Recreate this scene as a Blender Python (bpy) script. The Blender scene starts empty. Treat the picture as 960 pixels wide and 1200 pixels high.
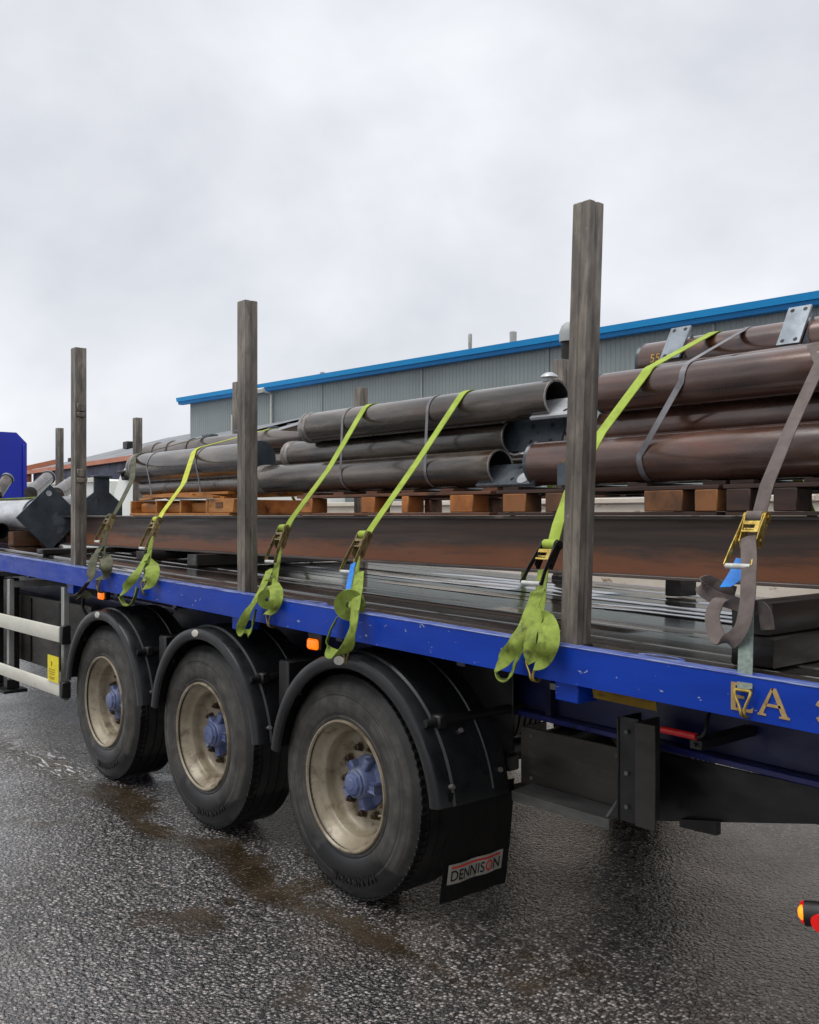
import bpy, bmesh, math, random
from mathutils import Vector, Matrix
random.seed(7)
PI = math.pi
V = Vector
S = bpy.context.scene
C = S.collection

# ---------------------------------------------------------------- camera
TH = math.atan(980 / 1150)
FX, FY = -math.cos(TH), math.sin(TH)          # viewing direction on the ground
RX, RY = math.sin(TH), math.cos(TH)           # to the right of it
CAM_H = 1.82
cd = bpy.data.cameras.new("camera")
cam = bpy.data.objects.new("camera", cd)
C.objects.link(cam)
cam.location = (0, 0, CAM_H)
cam.rotation_euler = (PI / 2, 0, PI / 2 - TH)
cd.sensor_fit = 'HORIZONTAL'
cd.sensor_width = 36
cd.lens = 36 * 1150 / 960
cd.shift_y = 4 / 960
cd.clip_start = 0.05
cd.clip_end = 2000
S.camera = cam

# ---------------------------------------------------------------- sky and sun
SUN_EL, SUN_AZ = math.radians(68), math.radians(200)   # azimuth clockwise from +Y
W = bpy.data.worlds.new("World")
S.world = W
W.use_nodes = True
nt = W.node_tree
nt.nodes.clear()
N = nt.nodes.new
out = N('ShaderNodeOutputWorld')
bg = N('ShaderNodeBackground'); bg.inputs['Strength'].default_value = 0.1
sky = N('ShaderNodeTexSky'); sky.sky_type = 'NISHITA'; sky.sun_disc = False
sky.sun_elevation = SUN_EL; sky.sun_rotation = SUN_AZ
tc = N('ShaderNodeTexCoord')
mp = N('ShaderNodeMapping'); mp.inputs['Scale'].default_value = (2.0, 2.0, 3.0); mp.inputs['Location'].default_value = (0.75, 0.1, 0.45)
nz = N('ShaderNodeTexNoise'); nz.inputs['Scale'].default_value = 1.5; nz.inputs['Detail'].default_value = 6; nz.inputs['Roughness'].default_value = 0.5; nz.inputs['Distortion'].default_value = 0.15
rp = N('ShaderNodeValToRGB')
rp.color_ramp.elements[0].position = 0.33; rp.color_ramp.elements[0].color = (4.55, 4.7, 5.08, 1)
rp.color_ramp.elements[1].position = 0.64; rp.color_ramp.elements[1].color = (6.35, 6.45, 6.7, 1)
mx = N('ShaderNodeMix'); mx.data_type = 'RGBA'; mx.inputs[0].default_value = 0.95
L = nt.links.new
L(tc.outputs['Generated'], mp.inputs['Vector']); L(mp.outputs[0], nz.inputs['Vector'])
L(nz.outputs[0], rp.inputs[0]); L(sky.outputs[0], mx.inputs[6]); L(rp.outputs[0], mx.inputs[7])
L(mx.outputs[2], bg.inputs['Color']); L(bg.outputs[0], out.inputs['Surface'])
sl = bpy.data.lights.new("sun", 'SUN')
sl.energy = 1.5; sl.angle = math.radians(40); sl.color = (1, 0.97, 0.93)
so = bpy.data.objects.new("sun", sl); C.objects.link(so)
sd = V((math.sin(SUN_AZ) * math.cos(SUN_EL), math.cos(SUN_AZ) * math.cos(SUN_EL), math.sin(SUN_EL)))
so.rotation_euler = sd.to_track_quat('Z', 'Y').to_euler()
so.location = (0, 0, 30)
S.view_settings.view_transform = 'Standard'
S.view_settings.look = 'None'
S.view_settings.exposure = 0.6
S.view_settings.gamma = 1.0
S.cycles.max_bounces = 8
S.cycles.use_denoising = True

# ---------------------------------------------------------------- helpers
def at(px, py, Y):
    """ground point / height seen at photo pixel (px, py) on the plane y = Y"""
    u = (px - 480) / 1150
    dx, dy = FX + u * RX, FY + u * RY
    t = Y / dy
    return V((dx * t, Y, CAM_H - (py - 604) / 1150 * t))

def lin(c):
    return tuple((v / 12.92 if v <= 0.04045 else ((v + 0.055) / 1.055) ** 2.4) for v in c)

SL, SX = 0.0235, -1.391                       # the trailer stands nose-up by this slope
def zt(x): return (SX - x) * SL

class MB:
    def __init__(s): s.bm = bmesh.new()
    def box(s, x0, x1, y0, y1, z0, z1, bev=0.0, M=None, seg=1):
        r = bmesh.ops.create_cube(s.bm, size=1)
        vs = r['verts']
        for v in vs:
            v.co = V((x0 + (v.co.x + .5) * (x1 - x0), y0 + (v.co.y + .5) * (y1 - y0), z0 + (v.co.z + .5) * (z1 - z0)))
            if M: v.co = M @ v.co
        if bev:
            es = list({e for v in vs for e in v.link_edges})
            bmesh.ops.bevel(s.bm, geom=es, offset=bev, segments=seg, affect='EDGES', profile=.5)
        return s
    def grid(s, rows, closed=False, caps=False):
        vr = [[s.bm.verts.new(p) for p in r] for r in rows]
        n = len(vr[0])
        for a, b in zip(vr, vr[1:]):
            for i in range(n if closed else n - 1):
                j = (i + 1) % n
                try: s.bm.faces.new((a[i], a[j], b[j], b[i]))
                except ValueError: pass
        if caps:
            s.bm.faces.new(list(reversed(vr[0]))); s.bm.faces.new(vr[-1])
        return s
    def lathe(s, prof, axis='Y', n=32, o=(0, 0, 0), a0=0, a1=2 * PI, loop=False):
        """prof: (position along axis, radius)"""
        o = V(o); full = abs(a1 - a0 - 2 * PI) < 1e-6
        rows = []
        for k in range(n + (0 if full else 1)):
            a = a0 + (a1 - a0) * k / n
            c, q = math.cos(a), math.sin(a)
            row = []
            for (h, r) in prof:
                if axis == 'Y': row.append(o + V((r * c, h, r * q)))
                elif axis == 'X': row.append(o + V((h, r * c, r * q)))
                else: row.append(o + V((r * c, r * q, h)))
            rows.append(row)
        if full: 
            vr = [[s.bm.verts.new(p) for p in r] for r in rows]
            m = len(prof)
            for k in range(n):
                A, B = vr[k], vr[(k + 1) % n]
                for i in range(m if loop else m - 1):
                    j = (i + 1) % m
                    s.bm.faces.new((A[i], A[j], B[j], B[i]))
        else: s.grid(rows, closed=loop, caps=loop)
        return s
    def cyl(s, p0, p1, r, n=12, r1=None):
        p0, p1 = V(p0), V(p1); r1 = r if r1 is None else r1
        d = (p1 - p0).normalized()
        u = d.orthogonal().normalized(); w = d.cross(u)
        rows = [[p + (u * math.cos(2 * PI * k / n) + w * math.sin(2 * PI * k / n)) * q for k in range(n)] for p, q in ((p0, r), (p1, r1))]
        return s.grid(rows, closed=True, caps=True)
    def tube(s, pts, r, n=8, smooth=4, closed=False):
        pts = spline([V(p) for p in pts], smooth) if smooth > 1 else [V(p) for p in pts]
        rows = []; u = None
        for i, p in enumerate(pts):
            d = (pts[min(i + 1, len(pts) - 1)] - pts[max(i - 1, 0)]).normalized()
            if u is None: u = d.orthogonal().normalized()
            u = (u - d * u.dot(d)).normalized(); w = d.cross(u)
            rows.append([p + (u * math.cos(2 * PI * k / n) + w * math.sin(2 * PI * k / n)) * r for k in range(n)])
        return s.grid(rows, closed=True, caps=True)
    def ribbon(s, pts, wd, width, th=0.003, smooth=6, cup=0.0, seed=0):
        """flat webbing along pts; wd = one width vector or one per point; cup curls it across its width"""
        P = [V(p) for p in pts]
        Wd = [V(w) for w in wd] if isinstance(wd, list) else [V(wd)] * len(P)
        if smooth > 1:
            Q = spline(P, smooth); Wq = spline(Wd, smooth)
        else: Q, Wq = P, Wd
        rnd = random.Random(seed); ph = rnd.uniform(0, 6)
        rows = []; k = 5 if cup else 1
        for i, p in enumerate(Q):
            d = (Q[min(i + 1, len(Q) - 1)] - Q[max(i - 1, 0)]).normalized()
            w = Wq[i] - d * Wq[i].dot(d); w.normalize()
            n_ = d.cross(w); h = w * width / 2; m = n_ * th / 2
            c = cup * width * (math.sin(i * .55 + ph) * .7 + .5)
            cr = [(-1 + 2 * j / k) for j in range(k + 1)]
            a = [p + h * t + n_ * (c * (1 - t * t) + cup * width * .25 * math.sin(i * .9 + 4 * t + ph)) for t in cr]
            rows.append([q - m for q in a] + [q + m for q in reversed(a)])
        return s.grid(rows, closed=True, caps=True)
    def prism(s, poly, d0, d1, axis='Y'):
        """poly of 2-D points; axis Y: (x, z), axis X: (y, z), axis Z: (x, y)"""
        f = {'Y': lambda a, b, h: V((a, h, b)), 'X': lambda a, b, h: V((h, a, b)), 'Z': lambda a, b, h: V((a, b, h))}[axis]
        return s.grid([[f(a, b, h) for a, b in poly] for h in (d0, d1)], closed=True, caps=True)
    def shear(s):
        for v in s.bm.verts: v.co.z += zt(v.co.x)
        return s
    def xf(s, M):
        s.bm.transform(M); return s

def spline(P, k):
    out_ = []
    for i in range(len(P) - 1):
        a, b, c, d = P[max(i - 1, 0)], P[i], P[i + 1], P[min(i + 2, len(P) - 1)]
        for j in range(k):
            t = j / k
            out_.append(0.5 * ((2 * b) + (c - a) * t + (2 * a - 5 * b + 4 * c - d) * t * t + (3 * b - a - 3 * c + d) * t ** 3))
    out_.append(P[-1].copy())
    return out_

def wloc(o):
    p = V(o.location)
    while o.parent: o = o.parent; p = p + V(o.location)
    return p

def obj(name, mb, mat, parent=None, loc=None, smooth=True, local=False):
    """one mesh object from world-space geometry (local=True: geometry already local)"""
    bm = mb.bm
    bmesh.ops.recalc_face_normals(bm, faces=bm.faces)
    o = bpy.data.objects.new(name, None) if False else None
    base = wloc(parent) if parent else V((0, 0, 0))
    l = V(loc) if loc is not None else (V((0, 0, 0)) if parent else V((0, 0, 0)))
    if not local: bm.transform(Matrix.Translation(-(base + l)))
    me = bpy.data.meshes.new(name); bm.to_mesh(me); bm.free()
    me.materials.append(mat)
    if smooth:
        me.polygons.foreach_set('use_smooth', [True] * len(me.polygons))
        me.set_sharp_from_angle(angle=math.radians(38))
    o = bpy.data.objects.new(name, me); C.objects.link(o)
    o.location = l
    if parent: o.parent = parent
    return o

def tag(o, label=None, cat=None, group=None, kind=None):
    if label: o['label'] = label
    if cat: o['category'] = cat
    if group: o['group'] = group
    if kind: o['kind'] = kind
    return o

def empty(name, loc, label, cat, group=None):
    o = bpy.data.objects.new(name, None); C.objects.link(o); o.location = loc
    o.empty_display_size = .1
    return tag(o, label, cat, group)

def text_mb(body, size, extr=0.001, spacing=1.0, bold=0.0):
    cu = bpy.data.curves.new('lettering', 'FONT')
    cu.body = body; cu.size = size; cu.extrude = extr; cu.align_x = 'CENTER'; cu.align_y = 'CENTER'
    cu.space_character = spacing; cu.offset = bold; cu.resolution_u = 4
    t = bpy.data.objects.new('lettering', cu); C.objects.link(t)
    bpy.context.view_layer.update()
    me = bpy.data.meshes.new_from_object(t.evaluated_get(bpy.context.evaluated_depsgraph_get()))
    bpy.data.objects.remove(t); bpy.data.curves.remove(cu)
    m = MB(); m.bm.from_mesh(me); bpy.data.meshes.remove(me)
    return m

# ---------------------------------------------------------------- materials
def pm(name, cols, scale=(6, 6, 6), rough=(.4, .6), metal=0.0, bump=0.0, bscale=(60, 60, 60), spec=.5, detail=6, lo=.35, hi=.65,
       coat=0.0, rust=None, speck=None, bdist=0.002, rand=True):
    """procedural paint / steel / wood: two or three colours mixed by noise, rough range by a second noise"""
    m = bpy.data.materials.new(name); m.use_nodes = True
    t = m.node_tree; n = t.nodes.new; l = t.links.new
    b = t.nodes['Principled BSDF']
    tcn = n('ShaderNodeTexCoord'); vec = tcn.outputs['Object']
    if rand:
        oi = n('ShaderNodeObjectInfo'); mul = n('ShaderNodeMath'); mul.operation = 'MULTIPLY'; mul.inputs[1].default_value = 91.7
        l(oi.outputs['Random'], mul.inputs[0])
        ad = n('ShaderNodeVectorMath'); ad.operation = 'ADD'
        l(vec, ad.inputs[0]); l(mul.outputs[0], ad.inputs[1]); vec = ad.outputs[0]
    def noise(sc, det=detail, dist=0.0, rgh=.6):
        mpn = n('ShaderNodeMapping'); mpn.inputs['Scale'].default_value = sc
        l(vec, mpn.inputs['Vector'])
        q = n('ShaderNodeTexNoise'); q.inputs['Scale'].default_value = 1; q.inputs['Detail'].default_value = det
        q.inputs['Roughness'].default_value = rgh; q.inputs['Distortion'].default_value = dist
        l(mpn.outputs[0], q.inputs['Vector']); return q.outputs[0]
    f = noise(scale, dist=.3)
    r = n('ShaderNodeValToRGB'); e = r.color_ramp.elements
    e[0].position = lo; e[1].position = hi
    e[0].color = (*lin(cols[0]), 1); e[1].color = (*lin(cols[-1]), 1)
    if len(cols) == 3:
        q = r.color_ramp.elements.new((lo + hi) / 2); q.color = (*lin(cols[1]), 1)
    l(f, r.inputs[0]); col = r.outputs[0]
    for extra in (rust, speck):
        if extra:
            c2, sc2, thr, wid = extra
            f2 = noise(sc2, det=8, rgh=.65)
            mr = n('ShaderNodeMapRange'); mr.inputs[1].default_value = thr; mr.inputs[2].default_value = thr + wid
            l(f2, mr.inputs[0])
            mxx = n('ShaderNodeMix'); mxx.data_type = 'RGBA'
            l(mr.outputs[0], mxx.inputs[0]); l(col, mxx.inputs[6]); mxx.inputs[7].default_value = (*lin(c2), 1)
            col = mxx.outputs[2]
    l(col, b.inputs['Base Color'])
    f3 = noise(tuple(s * 1.7 for s in scale), dist=.2)
    mr = n('ShaderNodeMapRange'); mr.inputs[1].default_value = .35; mr.inputs[2].default_value = .65
    mr.inputs[3].default_value = rough[0]; mr.inputs[4].default_value = rough[1]
    l(f3, mr.inputs[0]); l(mr.outputs[0], b.inputs['Roughness'])
    b.inputs['Metallic'].default_value = metal
    b.inputs['Specular IOR Level'].default_value = spec
    if coat: b.inputs['Coat Weight'].default_value = coat; b.inputs['Coat Roughness'].default_value = .12
    if bump:
        f4 = noise(bscale, det=4)
        bn = n('ShaderNodeBump'); bn.inputs['Strength'].default_value = bump; bn.inputs['Distance'].default_value = bdist
        l(f4, bn.inputs['Height']); l(bn.outputs[0], b.inputs['Normal'])
    return m

def emis(name, col, e):
    m = bpy.data.materials.new(name); m.use_nodes = True
    b = m.node_tree.nodes['Principled BSDF']
    b.inputs['Base Color'].default_value = (*lin(col), 1); b.inputs['Emission Color'].default_value = (*lin(col), 1)
    b.inputs['Emission Strength'].default_value = e; b.inputs['Roughness'].default_value = .2
    return m

M = {}
M['blue'] = pm('blue_paint', [(.0, .19, .58), (.02, .23, .66)], (2, 8, 8), (.3, .5), bump=.15, bscale=(25, 25, 25), spec=.3,
               rust=((.60, .62, .68), (16, 30, 34), .645, .02), speck=((.14, .13, .16), (5, 9, 16), .66, .06))
M['blue_edge'] = pm('worn_blue_edge', [(.08, .19, .58), (.50, .56, .70)], (7, 60, 60), (.25, .5), lo=.36, hi=.66)
M['navy'] = pm('navy_paint', [(.045, .06, .20), (.07, .09, .29)], (3, 3, 6), (.3, .55), rust=((.10, .09, .10), (4, 6, 9), .58, .12))
M['navy_flange'] = pm('navy_flange_paint', [(.09, .11, .33), (.16, .18, .42)], (6, 6, 6), (.25, .5), rust=((.10, .09, .10), (8, 8, 9), .6, .1))
M['deck'] = pm('wet_deck_wood', [(.07, .065, .06), (.16, .15, .14), (.27, .255, .235)], (1.2, 34, 10), (.02, .22), bump=.28, bscale=(2, 40, 20), spec=.8, coat=.9, lo=.3, hi=.7, bdist=.003,
                rust=((.07, .066, .06), (.9, 5, 2), .54, .12))
M['deck_steel'] = pm('deck_edge_steel', [(.13, .12, .12), (.24, .22, .20)], (4, 20, 10), (.15, .4), bump=.2, bscale=(30, 50, 30))
M['beam'] = pm('rusty_beam_steel', [(.14, .105, .09), (.22, .16, .13), (.32, .19, .12)], (.7, 6, 7), (.3, .55), metal=.15, bump=.25, bscale=(30, 60, 60),
               rust=((.37, .20, .105), (.9, 5, 5), .53, .14), speck=((.10, .09, .09), (2, 8, 8), .60, .1))
def beam_material():
    m = pm('rusty_beam_web', [(.22, .175, .155), (.30, .235, .20), (.39, .285, .225)], (.6, 5, 14), (.3, .5), metal=.1, bump=.2, bscale=(20, 60, 60))
    t = m.node_tree; n = t.nodes.new; l = t.links.new; b = t.nodes['Principled BSDF']
    src = b.inputs['Base Color'].links[0].from_socket
    tcn = n('ShaderNodeTexCoord'); sx = n('ShaderNodeSeparateXYZ'); l(tcn.outputs['Object'], sx.inputs[0])
    mp_ = n('ShaderNodeMapping'); mp_.inputs['Scale'].default_value = (2.2, 1, 16); l(tcn.outputs['Object'], mp_.inputs[0])
    q = n('ShaderNodeTexNoise'); q.inputs['Scale'].default_value = 1; q.inputs['Detail'].default_value = 9; q.inputs['Roughness'].default_value = .7; l(mp_.outputs[0], q.inputs['Vector'])
    a = n('ShaderNodeMath'); a.operation = 'MULTIPLY_ADD'; a.inputs[1].default_value = .30; l(q.outputs[0], a.inputs[0]); l(sx.outputs[2], a.inputs[2])
    r = n('ShaderNodeMapRange'); r.inputs[1].default_value = .295; r.inputs[2].default_value = .215; l(a.outputs[0], r.inputs[0])
    x = n('ShaderNodeMix'); x.data_type = 'RGBA'; l(r.outputs[0], x.inputs[0]); l(src, x.inputs[6]); x.inputs[7].default_value = (*lin((.50, .31, .20)), 1)
    l(x.outputs[2], b.inputs['Base Color'])
    return m
M['beam_web'] = beam_material()
M['flange'] = pm('beam_flange_steel', [(.24, .21, .20), (.38, .34, .32)], (1.5, 9, 9), (.25, .5), metal=.3, bump=.2, rust=((.30, .17, .10), (2, 9, 9), .6, .1))
M['pipe'] = pm('dark_mill_scale', [(.15, .122, .10), (.27, .235, .203), (.40, .36, .318)], (1.6, 9, 9), (.14, .34), metal=.25, bump=.2, bscale=(12, 60, 60), spec=.7, coat=.5,
               rust=((.30, .19, .12), (2.2, 8, 8), .58, .12), speck=((.50, .47, .43), (3, 26, 26), .68, .05))
M['pipe_red'] = pm('brown_mill_scale', [(.20, .13, .105), (.32, .222, .182), (.43, .318, .275)], (1.4, 8, 8), (.14, .34), metal=.2, bump=.18, bscale=(12, 60, 60), spec=.7, coat=.5,
                   rust=((.38, .22, .15), (2.0, 7, 7), .58, .12), speck=((.53, .43, .39), (3, 24, 24), .68, .05))
M['pipe_grey'] = pm('pale_wet_steel', [(.36, .33, .31), (.52, .49, .47)], (1.2, 8, 8), (.14, .3), metal=.4, bump=.15, rust=((.26, .22, .2), (2, 6, 6), .64, .1))
M['pipe_white'] = pm('galvanised_steel', [(.66, .67, .68), (.84, .85, .86)], (2, 8, 8), (.2, .4), metal=.1, bump=.1)
M['pipe_tan'] = pm('cream_primer_with_rust', [(.80, .75, .68), (.88, .84, .79)], (1.5, 6, 6), (.3, .5), rust=((.52, .38, .24), (4, 9, 9), .58, .1))
M['plate'] = pm('dark_steel_plate', [(.22, .245, .27), (.30, .335, .36)], (5, 5, 5), (.2, .45), metal=.2, bump=.1, spec=.5, rust=((.38, .41, .44), (4, 4, 4), .6, .06))
M['plate_light'] = pm('pale_steel_plate', [(.36, .39, .42), (.52, .55, .58)], (6, 6, 6), (.2, .4), metal=.5, rust=((.3, .25, .2), (6, 6, 6), .68, .08))
M['cut'] = pm('cut_steel_edge', [(.46, .44, .42), (.66, .64, .62)], (20, 20, 20), (.25, .4), metal=.6)
M['inside'] = pm('pipe_inside', [(.07, .06, .055), (.12, .10, .09)], (6, 6, 6), (.5, .8))
M['post'] = pm('weathered_post_steel', [(.33, .305, .275), (.42, .39, .355), (.52, .485, .44)], (20, 20, 5), (.35, .6), metal=.2, bump=.4, bscale=(90, 90, 60),
               rust=((.25, .225, .20), (30, 30, 9), .64, .10), speck=((.62, .59, .54), (45, 45, 20), .66, .05))
M['orange_wood'] = pm('fresh_orange_timber', [(.60, .38, .17), (.76, .52, .26)], (3, 14, 14), (.45, .7), bump=.3, bscale=(8, 60, 60), rust=((.36, .19, .07), (5, 9, 9), .60, .1))
M['old_wood'] = pm('old_pallet_timber', [(.30, .19, .13), (.46, .29, .19)], (3, 20, 20), (.5, .75), bump=.35, bscale=(8, 60, 60), rust=((.17, .11, .08), (4, 8, 8), .58, .1))
M['block_wood'] = pm('pallet_block_timber', [(.56, .33, .15), (.72, .45, .22)], (9, 9, 9), (.5, .75), bump=.35, bscale=(30, 30, 60), rust=((.30, .17, .09), (7, 7, 7), .60, .1))
M['dark_pallet'] = pm('shade_dark_pallet_wood', [(.15, .10, .08), (.26, .17, .13)], (3, 20, 20), (.5, .75), bump=.3)  # shade on the right-hand pallets is put into this wood colour
M['dark_block'] = pm('brown_pallet_block', [(.34, .215, .125), (.54, .35, .19)], (2.2, 2, 2), (.5, .75), bump=.35, lo=.44, hi=.56)
M['dark_wood'] = pm('wet_black_timber', [(.075, .065, .06), (.14, .115, .10)], (9, 2, 14), (.3, .55), bump=.4, bscale=(50, 12, 50))
M['brown_wood'] = pm('brown_chock_timber', [(.28, .18, .11), (.40, .26, .16)], (9, 3, 14), (.5, .7), bump=.3)
M['rubber'] = pm('tyre_rubber', [(.15, .15, .148), (.26, .253, .24), (.38, .36, .335)], (5, 5, 5), (.33, .6), bump=.12, bscale=(90, 90, 90), spec=.4, lo=.34, hi=.66,
                 rust=((.08, .08, .083), (4, 4, 4), .57, .04))
def tyre_material():
    m = pm('dusty_tyre_rubber', [(.19, .185, .178), (.27, .262, .248), (.35, .335, .31)], (9, 9, 9), (.45, .7), spec=.35, rand=False, lo=.3, hi=.7)
    t = m.node_tree; n = t.nodes.new; l = t.links.new; b = t.nodes['Principled BSDF']
    src = b.inputs['Base Color'].links[0].from_socket; rsrc = b.inputs['Roughness'].links[0].from_socket
    tcn = n('ShaderNodeTexCoord'); sx = n('ShaderNodeSeparateXYZ'); l(tcn.outputs['Object'], sx.inputs[0])
    def M_(op, a, c=0.0):
        q = n('ShaderNodeMath'); q.operation = op
        for i, v in enumerate((a, c)):
            if isinstance(v, (int, float)): q.inputs[i].default_value = v
            else: l(v, q.inputs[i])
        return q.outputs[0]
    def MR(v, a, c, d=0.0, e=1.0):
        q = n('ShaderNodeMapRange'); q.inputs[1].default_value = a; q.inputs[2].default_value = c; q.inputs[3].default_value = d; q.inputs[4].default_value = e
        l(v, q.inputs[0]); return q.outputs[0]
    def NZ(vec, sc, det=5):
        q = n('ShaderNodeTexNoise'); q.inputs['Scale'].default_value = sc; q.inputs['Detail'].default_value = det; l(vec, q.inputs['Vector']); return q.outputs[0]
    rad = M_('SQRT', M_('ADD', M_('POWER', sx.outputs[0], 2.0), M_('POWER', sx.outputs[2], 2.0)))
    ang = M_('ARCTAN2', sx.outputs[2], sx.outputs[0])
    oi = n('ShaderNodeObjectInfo')
    cb = n('ShaderNodeCombineXYZ'); l(M_('MULTIPLY', rad, 90.0), cb.inputs[0]); l(M_('MULTIPLY', ang, .8), cb.inputs[1]); l(M_('MULTIPLY', oi.outputs['Random'], 40.0), cb.inputs[2])
    ring = MR(NZ(cb.outputs[0], 1.0, 4), .42, .62)                        # scuff rings
    cb2 = n('ShaderNodeCombineXYZ'); l(M_('MULTIPLY', rad, 6.0), cb2.inputs[0]); l(M_('MULTIPLY', ang, 3.0), cb2.inputs[1]); l(M_('MULTIPLY', oi.outputs['Random'], 70.0), cb2.inputs[2])
    wob = NZ(cb2.outputs[0], 1.0, 4)
    wet = MR(M_('ADD', sx.outputs[2], M_('MULTIPLY', wob, .34)), -.10, -.14)  # still wet from the puddle at the foot
    wet2 = M_('MULTIPLY', MR(M_('ADD', rad, M_('MULTIPLY', wob, .05)), .505, .525), .6)   # shoulder
    wet = M_('MAXIMUM', wet, wet2)
    x = n('ShaderNodeMix'); x.data_type = 'RGBA'; l(M_('MULTIPLY', ring, .45), x.inputs[0]); l(src, x.inputs[6]); x.inputs[7].default_value = (*lin((.15, .147, .142)), 1)
    y = n('ShaderNodeMix'); y.data_type = 'RGBA'; l(wet, y.inputs[0]); l(x.outputs[2], y.inputs[6]); y.inputs[7].default_value = (*lin((.115, .115, .118)), 1)
    l(y.outputs[2], b.inputs['Base Color'])
    z = n('ShaderNodeMix'); l(wet, z.inputs[0]); l(rsrc, z.inputs[2]); z.inputs[3].default_value = .28
    l(z.outputs[0], b.inputs['Roughness'])
    bn = n('ShaderNodeBump'); bn.inputs['Strength'].default_value = .2; bn.inputs['Distance'].default_value = .002; l(NZ(cb.outputs[0], 1.0, 4), bn.inputs['Height']); l(bn.outputs[0], b.inputs['Normal'])
    return m
M['tyre'] = tyre_material()
M['tread'] = pm('tread_rubber', [(.045, .045, .045), (.09, .09, .085)], (9, 9, 9), (.4, .6), spec=.4)
M['rim'] = pm('dirty_cream_rim', [(.43, .385, .31), (.56, .515, .43), (.67, .63, .555)], (4, 4, 4), (.32, .55), metal=.1, bump=.1, lo=.3, hi=.68,
              rust=((.30, .235, .165), (7, 7, 7), .52, .16), speck=((.83, .79, .70), (22, 22, 22), .69, .05))
M['hub'] = pm('blue_hub_paint', [(.25, .30, .48), (.42, .46, .58)], (9, 9, 9), (.35, .6), rust=((.34, .335, .33), (12, 12, 12), .54, .14))
M['nut'] = pm('rusty_wheel_nut', [(.20, .16, .12), (.34, .28, .20)], (30, 30, 30), (.4, .6), metal=.3)
M['guard'] = pm('black_plastic', [(.07, .073, .078), (.13, .133, .138)], (4, 4, 4), (.22, .4), bump=.2, bscale=(160, 160, 160), spec=.45, bdist=.001,
                rust=((.16, .155, .15), (5, 5, 9), .66, .12))
M['flap'] = pm('mudflap_rubber', [(.055, .052, .05), (.10, .09, .08)], (24, 24, 2), (.35, .6), bump=.2, rust=((.17, .13, .10), (16, 16, 2), .60, .15))
M['black'] = pm('black_chassis_paint', [(.05, .05, .052), (.10, .095, .09)], (4, 4, 8), (.35, .6), rust=((.16, .14, .125), (5, 5, 9), .58, .14))
M['box_steel'] = pm('grimy_grey_steel', [(.17, .16, .143), (.27, .252, .225)], (2, 4, 7), (.35, .6), rust=((.33, .31, .28), (3, 5, 8), .55, .18))
M['bracket'] = pm('grimy_bracket_steel', [(.15, .142, .13), (.235, .222, .20)], (5, 5, 9), (.4, .65), rust=((.36, .345, .315), (4, 6, 5), .60, .14))
M['lip'] = pm('worn_grey_lip', [(.33, .33, .32), (.46, .455, .44)], (4, 9, 9), (.35, .55), metal=.3)
M['alu'] = pm('dirty_white_rail', [(.78, .77, .72), (.86, .85, .80)], (2, 8, 8), (.35, .55), bump=.05, rust=((.64, .62, .55), (4, 8, 14), .64, .1))
M['alu_grey'] = pm('grey_upright_steel', [(.50, .50, .48), (.64, .64, .62)], (8, 8, 3), (.4, .6), metal=.3)
M['lime'] = pm('lime_webbing', [(.55, .63, .23), (.63, .71, .30)], (14, 14, 14), (.6, .85), bump=.5, bscale=(500, 500, 500), bdist=.0006, spec=.25, rust=((.50, .54, .24), (9, 9, 9), .60, .15))
M['lime_dirty'] = pm('dirty_lime_webbing', [(.44, .50, .20), (.54, .61, .26)], (22, 22, 22), (.6, .85), bump=.5, bscale=(500, 500, 500), bdist=.0006, spec=.25, rust=((.33, .35, .18), (16, 16, 16), .54, .14))
M['yellow_web'] = pm('yellow_webbing', [(.66, .68, .22), (.76, .78, .34)], (14, 14, 14), (.6, .85), bump=.4, bscale=(500, 500, 500), bdist=.0006, spec=.25)
M['olive'] = pm('grimy_olive_webbing', [(.25, .26, .20), (.36, .36, .28)], (12, 12, 12), (.6, .85), bump=.4, bscale=(500, 500, 500), bdist=.0006, spec=.25)
M['grey_web'] = pm('grey_brown_webbing', [(.35, .315, .30), (.43, .39, .375)], (12, 12, 12), (.6, .85), bump=.5, bscale=(500, 500, 500), bdist=.0006, spec=.25, rust=((.31, .26, .24), (9, 9, 9), .60, .1))
M['green_web'] = pm('grey_green_webbing', [(.38, .42, .40), (.47, .52, .49)], (60, 60, 60), (.6, .85), bump=.5, bscale=(500, 500, 500), bdist=.0006, spec=.25)
M['zinc'] = pm('yellow_zinc', [(.62, .50, .20), (.86, .76, .42)], (22, 22, 22), (.18, .38), metal=.85, rust=((.40, .27, .12), (30, 30, 30), .62, .08))
M['zinc_dull'] = pm('dull_zinc', [(.40, .34, .22), (.62, .55, .38)], (22, 22, 22), (.25, .45), metal=.7, rust=((.25, .2, .15), (30, 30, 30), .58, .1))
M['dark_steel'] = pm('dark_ratchet_steel', [(.09, .085, .08), (.17, .16, .15)], (22, 22, 22), (.3, .5), metal=.5)
M['grip'] = pm('white_grip', [(.66, .66, .64), (.80, .80, .78)], (30, 30, 30), (.3, .5))
M['tagblue'] = pm('blue_label', [(.06, .40, .74), (.10, .50, .84)], (30, 30, 30), (.4, .6))
M['band'] = pm('steel_strapping', [(.42, .41, .42), (.56, .55, .56)], (9, 9, 9), (.25, .45), metal=.5)
M['gold'] = pm('gold_letter_paint', [(.58, .47, .28), (.70, .59, .38)], (30, 30, 30), (.4, .6), rust=((.30, .34, .46), (50, 50, 50), .68, .04))
M['yellow'] = pm('yellow_sticker', [(.87, .80, .05), (.94, .88, .10)], (20, 20, 20), (.35, .5))
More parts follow.
